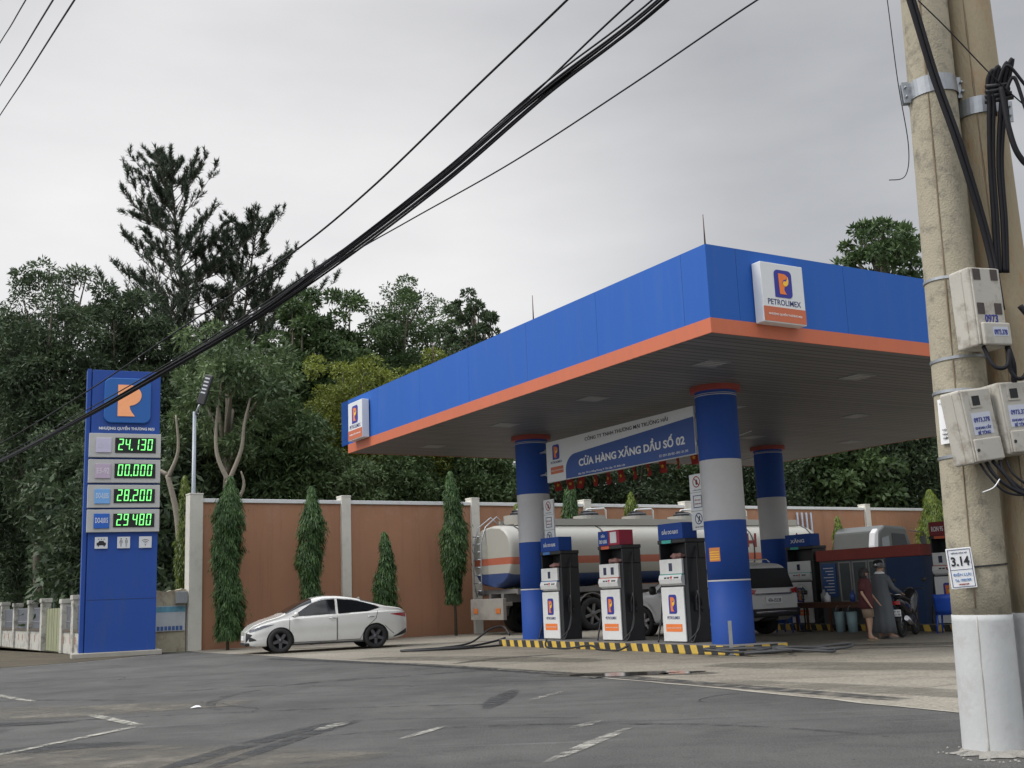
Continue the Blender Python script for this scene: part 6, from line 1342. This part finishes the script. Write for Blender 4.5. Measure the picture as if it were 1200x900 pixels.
# cables on the poles
CB = mat('cable_black', (.010, .010, .013), .65, var=.2, spec=.25)
def cable(label, pts, r, g='service cables on the poles', cat='cable', seg=8, m=None):
    b = MB(); b.tube(swirl_hose(pts, r, seg), r, 8); return tag(b.build('cable', m or CB), label, cat, g)
cable('thick black cable crossing the left pole diagonally from top left to lower right', [(3.05, 8.1, 6.6), (3.22, 8.05, 5.9), (3.38, 8.08, 5.1), (3.50, 8.08, 4.55), (3.62, 8.12, 4.0), (3.68, 8.14, 3.6), (3.68, 8.1, 3.2)], .024)
cable('second black cable running beside the diagonal one over the left pole', [(3.10, 8.08, 6.6), (3.25, 8.03, 5.9), (3.40, 8.05, 5.1), (3.52, 8.05, 4.55), (3.64, 8.1, 4.0), (3.70, 8.12, 3.6), (3.70, 8.08, 3.2)], .014)
for k, (dx, lb) in enumerate(((0, 'left'), (.035, 'second'), (.095, 'third'), (.13, 'right'))):
    cable(f'{lb} one of four black cables dropping from the knot down the right pole', [(3.80 + dx, 8.1, 4.75), (3.79 + dx, 8.06, 5.02), (3.84 + dx * 1.2, 8.04, 5.10 + .03 * k), (3.80 + dx, 8.08, 4.9), (3.76 + dx * .7, 8.12, 4.4), (3.73 + dx * .7, 8.12, 3.9), (3.71 + dx * .6, 8.13, 3.5)], .017)
for k, (P, r, lb) in enumerate((([(3.86, 8.03, 5.0), (3.93, 8.0, 5.12), (4.05, 8.0, 4.95), (4.2, 8.0, 4.7), (4.5, 8, 4.6)], .012, 'thin looped cable arching highest from the knot to the right edge'),
    ([(3.9, 8.03, 4.9), (3.97, 8.0, 5.02), (4.03, 8.0, 4.75), (4.1, 8.0, 4.55), (4.3, 8, 4.5)], .014, 'middle looped cable hanging from the knot to the right edge'),
    ([(3.87, 8.02, 4.95), (3.88, 8.0, 4.6), (3.93, 8.0, 4.38), (4.05, 8.0, 4.28), (4.4, 8, 4.3)], .022, 'thickest looped cable hanging lowest right of the knot'),
    ([(3.78, 7.98, 3.2), (3.88, 7.95, 3.0), (3.96, 7.95, 2.7), (4.05, 7.97, 2.4)], .022, 'black cable curving out from behind the upper meter box to the right'),
    ([(3.46, 7.95, 2.90), (3.50, 7.90, 2.74), (3.58, 7.88, 2.73), (3.63, 7.92, 2.85), (3.62, 7.92, 2.72), (3.66, 7.9, 2.64), (3.74, 7.92, 2.7), (3.8, 7.95, 3.0)], .015, 'loop of cable between the upper and lower meter boxes'),
    ([(3.66, 8.0, 2.9), (3.67, 7.97, 2.75), (3.67, 8.0, 2.6)], .022, 'short straight cable under the upper meter box'),
    )): cable(lb, P, r)
rd = random.Random(12)
for k in range(5):
    x0 = 3.40 + .05 * k; cable(['first', 'second', 'third', 'fourth', 'fifth'][k] + ' hanging black wire from the left in the untidy bunch under the lower meter boxes', [(x0 - .06, 7.98, 2.06), (x0 - .02 + rd.uniform(-.03, .03), 7.93, 1.95), (x0 + .07, 7.9, 1.82 + rd.uniform(-.03, .03)), (x0 + .22, 7.9, 1.80 + rd.uniform(-.04, .03)), (x0 + .40, 7.95, 1.9), (x0 + .45, 8, 2.05)], rd.choice([.009, .012, .014]), 'wires under the meter boxes')
cable('pale loose wire end sticking out under the lower meter boxes', [(3.44, 7.9, 1.92), (3.38, 7.88, 1.86), (3.30, 7.88, 1.83)], .004, None, m=LETW)
# cable knot hardware
t = thing('cable_knot', 'cluster of black insulated cable connectors on the right pole clamp', 'connectors', (3.86, 8.08, 4.93))
for k in range(4): b = MB(); b.cyl((-.09, -.02 + .015 * k, .05 - .035 * k), (.08 + .01 * k, -.03, .055 - .035 * k), .018, n=10); b.build('connector', PLAST, t)
# overhead lines
def span(label, pts, r, g, name='overhead_cable', m=None):
    b = MB(); b.tube(swirl_hose(pts, r, 10), r, 6); return tag(b.build(name, m or CB), label, 'cable', g)
BP = [(3.2, 8.3, 7.7), (1.68, 10.4, 7.15), (.53, 11.86, 6.92), (-.77, 13.5, 6.55), (-2.43, 15.6, 6.22), (-4.21, 17.85, 5.97), (-6.54, 20.81, 5.8), (-9.55, 24.62, 5.63), (-14.4, 30.76, 5.49), (-20, 38, 5.6), (-30, 50.5, 6.3)]
t = thing('cable_bundle', 'thick bundle of black telephone cables sagging across the sky in front of the totem', 'cable bundle', (0, 0, 0))
rd = random.Random(1)
for k in range(9):
    a = k * 2.4; o_ = .016 * math.sqrt(k) ; ph = rd.uniform(0, 6)
    P = [Vector(p) + Vector((0, .3 * o_ * math.cos(a), 1.5 * o_ * math.sin(a + .25 * math.sin(i * 1.1 + ph)) + (.03 if k == 8 else 0) * math.sin(i * 2.2))) + Vector((.72, .6, 0)) * o_ * math.cos(a + i * .5) for i, p in enumerate(BP)]
    b = MB(); b.tube(swirl_hose(P, 1, 10), rd.choice([.011, .015, .019]), 6); b.build('strand', CB, t)
span('single black line running above the thick bundle', [(1.9, 10.1, 8.2), (.8, 11.51, 7.83), (-.28, 12.88, 7.5), (-1.96, 15.01, 6.97), (-3.62, 17.12, 6.67), (-6.56, 20.83, 6.43), (-9.77, 24.9, 6.18), (-14.46, 30.83, 5.98), (-22, 40.4, 5.9)], .015, 'overhead lines')
span('second thin line close to the bundle crossing it near the top of the photo', [(3.3, 8.3, 7.9), (1.35, 10.9, 7.35), (.3, 12.2, 6.95), (-.77, 13.5, 6.62), (-2.43, 15.6, 6.30), (-6.54, 20.81, 5.9), (-14.4, 30.76, 5.6), (-22, 40.4, 5.5)], .012, 'overhead lines')
span('thin line nearest the canopy that joins the bundle in front of the trees', [(3.5, 8.3, 6.75), (2.42, 9.46, 6.58), (1.37, 10.79, 6.42), (.11, 12.39, 6.27), (-1.28, 14.15, 6.22), (-2.43, 15.6, 6.16), (-4.2, 17.85, 5.93), (-9.6, 24.7, 5.6), (-22, 40.4, 5.4)], .009, 'overhead lines')
for k, (a, c) in enumerate((((-7.58, 16.33, 10.96), (-10.91, 22.39, 13.57)), ((-5.43, 12.42, 8.62), (-10.51, 21.66, 12.19)), ((-4.35, 10.46, 7.45), (-10.25, 21.18, 11.29)))):
    a, c = Vector(a), Vector(c); d = c - a
    span(['upper', 'middle', 'lower'][k] + ' of the three wires crossing the top left corner of the sky', [tuple(a - d * 1.2), tuple(a), tuple(a.lerp(c, .5) + Vector((0, 0, -.02))), tuple(c), tuple(c + d * 1.5)], .012 if k < 2 else .011, 'overhead lines')
span('thin loose wire hanging from above with a curled end left of the pole', [(2.85, 7.5, 6.3), (2.87, 7.5, 5.43), (2.88, 7.5, 4.8), (2.905, 7.5, 4.3), (2.86, 7.5, 4.07), (2.74, 7.5, 4.04)], .0035, None, 'loose_wire')
span('thin stay wire running diagonally down to the cable knot', [(3.3, 8.0, 5.7), (3.5, 8.0, 5.45), (3.82, 8.0, 5.02), (4.1, 8.0, 4.7)], .005, None, 'loose_wire')

# ------------------------------------------------------------------ motorbike and people
t = thing('motorbike', 'dark motorbike standing with its rear plate towards the camera beside the booth', 'motorbike', (8.55, 25.15, .004), R(58))
bw = lambda x: None
for x in (-.62, .62):
    M = Matrix.Translation((x, 0, .29)) @ Matrix.Rotation(math.pi / 2, 4, 'X')
    b = MB(); b.lathe([(.22, -.045), (.27, -.045), (.29, 0), (.27, .045), (.22, .045), (.22, -.045)], 32, 0, M); ty = b.build('wheel', RUB, t)
    b = MB(); b.lathe([(.04, -.05), (.04, .05)], 12, 0, M)
    for k in range(6): a = k * math.pi / 3; b.tube([(x, 0, .29), (x + .22 * math.cos(a), 0, .29 + .22 * math.sin(a))], .012, 5)
    b.build('rim', RIMS, ty)
b = MB(); b.tube([(.62, -.07, .29), (.45, -.07, .85)], .02, 8); b.tube([(.62, .07, .29), (.45, .07, .85)], .02, 8); b.build('fork', CHROME, t)
FAIR = mat('bike_black', (.015, .015, .017), .2, coat=.6); SEATM = mat('bike_seat', (.02, .02, .02), .7)
def loft(nm, secs, m, par, n=14):
    V = []
    for (x, z, ry, rz) in secs: V += [(x, ry * math.cos(2 * math.pi * j / n), z + rz * math.sin(2 * math.pi * j / n)) for j in range(n)]
    k = len(secs); F = [(i * n + j, i * n + (j + 1) % n, (i + 1) * n + (j + 1) % n, (i + 1) * n + j) for i in range(k - 1) for j in range(n)] + [list(range(n))[::-1], [(k - 1) * n + j for j in range(n)]]
    b = MB(); b.add(V, F, 0, True); return b.build(nm, m, par)
loft('tail_fairing', [(-.85, .78, .04, .05), (-.75, .76, .11, .09), (-.45, .68, .14, .14), (-.1, .60, .13, .15), (.05, .5, .10, .12)], FAIR, t)
loft('front_fairing', [(.25, .5, .10, .25), (.38, .72, .17, .30), (.48, .86, .16, .20), (.56, .92, .12, .12), (.62, .92, .05, .05)], FAIR, t)
loft('seat', [(-.72, .86, .08, .03), (-.6, .86, .13, .05), (-.2, .80, .13, .05), (.05, .77, .10, .05), (.15, .76, .05, .03)], SEATM, t)
loft('engine', [(-.2, .35, .08, .08), (-.1, .35, .14, .14), (.15, .38, .14, .14), (.25, .40, .08, .08)], DARK, t)
loft('front_mudguard', [(.40, .62, .03, .03), (.55, .63, .07, .05), (.72, .58, .07, .05), (.85, .48, .05, .04)], FAIR, t)
b = MB(); b.tube([(-.1, -.15, .28), (-.5, -.17, .32), (-.85, -.18, .42)], [.03, .05, .055], 12); b.build('exhaust', CHROME, t)
b = MB(); b.tube([(.36, -.34, 1.02), (.42, -.18, 1.03), (.46, 0, 1.0), (.42, .18, 1.03), (.36, .34, 1.02)], .015, 8); b.build('handlebar', PLAST, t)
for sg in (-1, 1): b = MB(); b.tube([(.42, sg * .26, 1.03), (.42, sg * .32, 1.2)], .006, 6); b.lathe([(0, -.01), (.05, -.01), (.055, .01), (0, .012)], 14, 0, Matrix.Translation((.42, sg * .34, 1.22)) @ Matrix.Rotation(math.pi / 2, 4, 'Y')); b.build('mirror', PLAST, t)
b = MB(); b.box(-.93, -.09, .46, -.92, .09, .60); pl = b.build('number_plate', LETW, t); text('47-B1', .13, .04, LETK, face((-.932, 0, .56), (0, -1, 0)), pl, .01); text('231.08', .14, .045, LETK, face((-.932, 0, .50), (0, -1, 0)), pl, .01)
b = MB(); b.box(-.90, -.08, .70, -.84, .08, .78); b.build('tail_light', TAILR, t, .01); b = MB(); b.tube([(-.8, 0, .68), (-.9, 0, .5), (-.92, 0, .42)], .02, 6); b.box(-.93, -.06, .36, -.85, .06, .42); b.build('rear_mudguard', PLAST, t)
b = MB(); b.tube([(-.75, -.12, .88), (-.92, -.1, .92), (-.92, .1, .92), (-.75, .12, .88)], .012, 6); b.build('grab_rail', CHROME, t)

def skinbody(name, J, E_, par, m, sub=2):
    me = bpy.data.meshes.new(name); ks = list(J); me.from_pydata([J[k][0] for k in ks], [(ks.index(a), ks.index(b_)) for a, b_ in E_], []); me.update()
    o = bpy.data.objects.new(name, me); COL.objects.link(o)
    md = o.modifiers.new('skin', 'SKIN'); md.use_smooth_shade = True
    for i, k in enumerate(ks):
        r_ = J[k][1]; me.skin_vertices[0].data[i].radius = r_ if isinstance(r_, tuple) else (r_, r_); me.skin_vertices[0].data[i].use_root = (k == 'pelvis')
    sb = o.modifiers.new('sub', 'SUBSURF'); sb.levels = sub; sb.render_levels = sub
    nm_ = bpy.data.meshes.new_from_object(o.evaluated_get(bpy.context.evaluated_depsgraph_get())); bpy.data.objects.remove(o); nm_.name = name
    nm_.materials.clear(); nm_.materials.append(m); nm_.polygons.foreach_set('use_smooth', [True] * len(nm_.polygons)); o = bpy.data.objects.new(name, nm_); COL.objects.link(o); o.parent = par; return o
def person(label, loc, rz, k, hands, legs, headyaw=0):
    """k scales a 1.62 m body; +y is forward; hands = elbow and wrist per side"""
    t = thing('person', label, 'person', loc, rz)
    S = lambda x, y, z: (x * k, y * k, z * k)
    J = dict(pelvis=(S(0, 0, .88), (.15 * k, .10 * k)), waist=(S(0, .0, 1.02), (.125 * k, .09 * k)), chest=(S(0, 0, 1.22), (.155 * k, .10 * k)), neck0=(S(0, -.01, 1.36), .06 * k), neck=(S(0, .0, 1.42), .048 * k), head0=(S(0, .025, 1.475), (.062 * k, .075 * k)), head1=(S(0, .02, 1.54), (.072 * k, .088 * k)), head2=(S(0, .01, 1.595), .055 * k), nose=(S(0, .105, 1.50), .012 * k))
    E_ = [('pelvis', 'waist'), ('waist', 'chest'), ('chest', 'neck0'), ('neck0', 'neck'), ('neck', 'head0'), ('head0', 'head1'), ('head1', 'head2'), ('head0', 'nose')]
    for sd_, sg in (('L', -1), ('R', 1)):
        el, wr_ = hands[sd_]; lg = legs[sd_]
        J['sh' + sd_] = (S(sg * .165, -.01, 1.30), .052 * k); J['el' + sd_] = (S(*el), .036 * k); J['wr' + sd_] = (S(*wr_), .024 * k)
        E_ += [('chest', 'sh' + sd_), ('sh' + sd_, 'el' + sd_), ('el' + sd_, 'wr' + sd_)]
        d = (Vector(wr_) - Vector(el)).normalized(); sx = Vector((1, 0, 0)) if abs(d.x) < .8 else Vector((0, 1, 0)); pl_ = Vector(wr_) + d * .075; J['pa' + sd_] = (S(*pl_), (.034 * k, .018 * k)); E_.append(('wr' + sd_, 'pa' + sd_))
        for q in range(4):
            p1 = pl_ + sx * (.030 - .02 * q) + d * .035; p2 = p1 + d * (.030 + .006 * (q in (1, 2))) + Vector((0, .012, -.012)); J[f'f{q}a{sd_}'] = (S(*p1), .0085 * k); J[f'f{q}b{sd_}'] = (S(*p2), .007 * k); E_ += [('pa' + sd_, f'f{q}a{sd_}'), (f'f{q}a{sd_}', f'f{q}b{sd_}')]
        th = Vector(wr_) + d * .04 + sx * .045 * (-sg); J['th' + sd_] = (S(*th), .009 * k); E_.append(('wr' + sd_, 'th' + sd_))
        kn, an = lg; J['hi' + sd_] = (S(sg * .085, 0, .82), .088 * k); J['kn' + sd_] = (S(*kn), .055 * k); J['an' + sd_] = (S(*an), .036 * k); J['to' + sd_] = (S(an[0] + sg * .02, an[1] + .16, .035), (.038 * k, .025 * k)); J['he' + sd_] = (S(an[0], an[1] - .03, .045), .035 * k)
        E_ += [('pelvis', 'hi' + sd_), ('hi' + sd_, 'kn' + sd_), ('kn' + sd_, 'an' + sd_), ('an' + sd_, 'to' + sd_), ('an' + sd_, 'he' + sd_)]
    body = skinbody('body', J, E_, t, SKIN)
    for sg in (-1, 1):
        b = MB(); b.lathe([(0, -.006), (.011 * k, 0), (0, .006)], 10, 0, Matrix.Translation(S(sg * .032, .10, 1.53)) @ Matrix.Rotation(math.pi / 2, 4, 'X')); b.build('eye', LETK, t)
        b = MB(); b.lathe([(0, -.02 * k), (.018 * k, 0), (0, .02 * k)], 10, 0, Matrix.Translation(S(sg * .078, .01, 1.51))); b.build('ear', SKIN, t)
    b = MB(); b.tube([S(-.022, .098, 1.462), S(0, .104, 1.460), S(.022, .098, 1.462)], .004 * k, 6); b.build('mouth', mat('lips', (.28, .10, .09), .5), t)
    return t, S, J
def garment(nm, secs, m, par, n=28, fold=.0, nf=9):
    """secs: (x, y, z, rx, ry) horizontal loops from bottom to top"""
    V = []
    for i, (x, y, z, rx, ry) in enumerate(secs):
        f_ = fold * (1 - i / (len(secs) - 1))
        for j in range(n): a = 2 * math.pi * j / n; q = 1 + f_ * math.sin(nf * a + i * .5); V.append((x + rx * q * math.cos(a), y + ry * q * math.sin(a), z))
    k = len(secs); b = MB(); b.add(V, [(i * n + j, i * n + (j + 1) % n, (i + 1) * n + (j + 1) % n, (i + 1) * n + j) for i in range(k - 1) for j in range(n)], 0, True); o = b.build(nm, m, par); q = o.modifiers.new('s', 'SOLIDIFY'); q.thickness = .008; q.offset = 1; return o
# adult in the long grey robe, reaching for the bike
ROBE = mat('robe_grey', (.10, .11, .12), .9, var=.15, ns=8); MAR = mat('shirt_maroon', (.085, .022, .025), .9, var=.15); TAN = mat('shorts_tan', (.26, .19, .13), .9)
t, S, J = person('person in long grey robe with white collar and black helmet reaching to the motorbike', (7.80, 24.45, .004), R(-58), 1.0, dict(L=((-.22, .12, 1.07), (-.16, .34, .98)), R=((.24, .10, 1.06), (.20, .36, .96))), dict(L=((-.09, .03, .46), (-.10, -.02, .08)), R=((.09, .04, .46), (.12, .05, .08))))
garment('robe', [(0, 0, .13, .26, .21), (0, 0, .4, .235, .185), (0, 0, .7, .215, .165), (0, 0, .9, .195, .145), (0, 0, 1.03, .172, .125), (0, 0, 1.2, .195, .135), (0, 0, 1.31, .205, .12), (0, -.005, 1.37, .12, .085), (0, -.005, 1.40, .07, .065)], ROBE, t, 36, .07)
for sd_ in 'LR':
    a, b_, c = (Vector(J[q + sd_][0]) for q in ('sh', 'el', 'wr')); b = MB(); b.tube([a, a.lerp(b_, .5), b_, b_.lerp(c, .5), c], [.072, .064, .054, .048, .044], 14); b.build('sleeve', ROBE, t)
garment('collar', [(0, -.005, 1.375, .12, .09), (0, -.005, 1.42, .068, .062)], LETW, t)
HELM = mat('helmet_black', (.015, .015, .018), .15, coat=.8)
b = MB(); b.lathe([(.13, -.045), (.138, 0), (.130, .06), (.095, .11), (.045, .135), (0, .14)], 28, 0, Matrix.Translation((0, .0, 1.545)) @ Matrix.Diagonal((.92, 1.1, 1, 1))); h_ = b.build('helmet', HELM, t)
b = MB(); b.tube([(-.07, .12, 1.55), (0, .165, 1.545), (.07, .12, 1.55)], .012, 8); b.build('visor', HELM, h_)
b = MB(); b.lathe([(0, 0), (.03, .005), (0, .012)], 10, 0, Matrix.Translation((.04, -.145, 1.57)) @ Matrix.Rotation(math.pi / 2, 4, 'X')); b.build('helmet_sticker', LETW, h_)
for sg in (-1, 1): b = MB(); q = Vector(J['an' + 'LR'[sg > 0]][0]); b.box(q.x - .045, q.y - .06, 0, q.x + .045, q.y + .2, .05); b.build('shoe', mat('shoe_grey', (.16, .14, .13), .8), t, .015)
# shorter person in maroon shirt
t, S, J = person('shorter person in maroon shirt, tan shorts and dark cap standing close to the robed person', (7.30, 23.95, .004), R(-125), .93, dict(L=((-.25, .02, 1.06), (-.24, .16, .88)), R=((.26, .0, 1.06), (.25, .12, .86))), dict(L=((-.09, .03, .46), (-.10, -.02, .08)), R=((.09, .04, .46), (.11, .06, .08))))
garment('shirt', [(0, 0, .66, .205, .15), (0, 0, .8, .19, .14), (0, 0, .95, .175, .125), (0, 0, 1.12, .185, .13), (0, 0, 1.22, .19, .115), (0, -.005, 1.275, .11, .08), (0, -.005, 1.30, .066, .06)], MAR, t, 32, .04)
for sd_ in 'LR':
    a, b_ = (Vector(J[q + sd_][0]) for q in ('sh', 'el')); b = MB(); b.tube([a, a.lerp(b_, .85)], [.072, .062], 14); b.build('sleeve', MAR, t)
    hp, kn = Vector(J['hi' + sd_][0]), Vector(J['kn' + sd_][0]); b = MB(); b.tube([hp, hp.lerp(kn, .85)], [.108, .088], 16); b.build('shorts_leg', TAN, t)
    q = Vector(J['an' + sd_][0]); b = MB(); b.box(q.x - .045, q.y - .06, 0, q.x + .045, q.y + .19, .03); b.box(q.x - .045, q.y + .08, .03, q.x + .045, q.y + .11, .07); b.build('sandal', mat('sandal_tan', (.25, .2, .13), .8), t, .008)
CAP = mat('cap_dark', (.03, .025, .025), .8)
b = MB(); b.lathe([(.098, -.02), (.10, .02), (.085, .06), (.045, .085), (0, .09)], 24, 0, Matrix.Translation((0, .01, 1.425))); h_ = b.build('cap', CAP, t)
b = MB(); b.prism([(-.07, .06), (.07, .06), (.065, .13), (0, .16), (-.065, .13)], .01, Matrix.Translation((0, .01, 1.41))); b.build('peak', CAP, h_)
b = MB(); b.lathe([(.088, .0), (.092, -.05), (.08, -.12), (.06, -.16)], 20, 0, Matrix.Translation((0, -.02, 1.42))); b.build('hair', LETK, t)
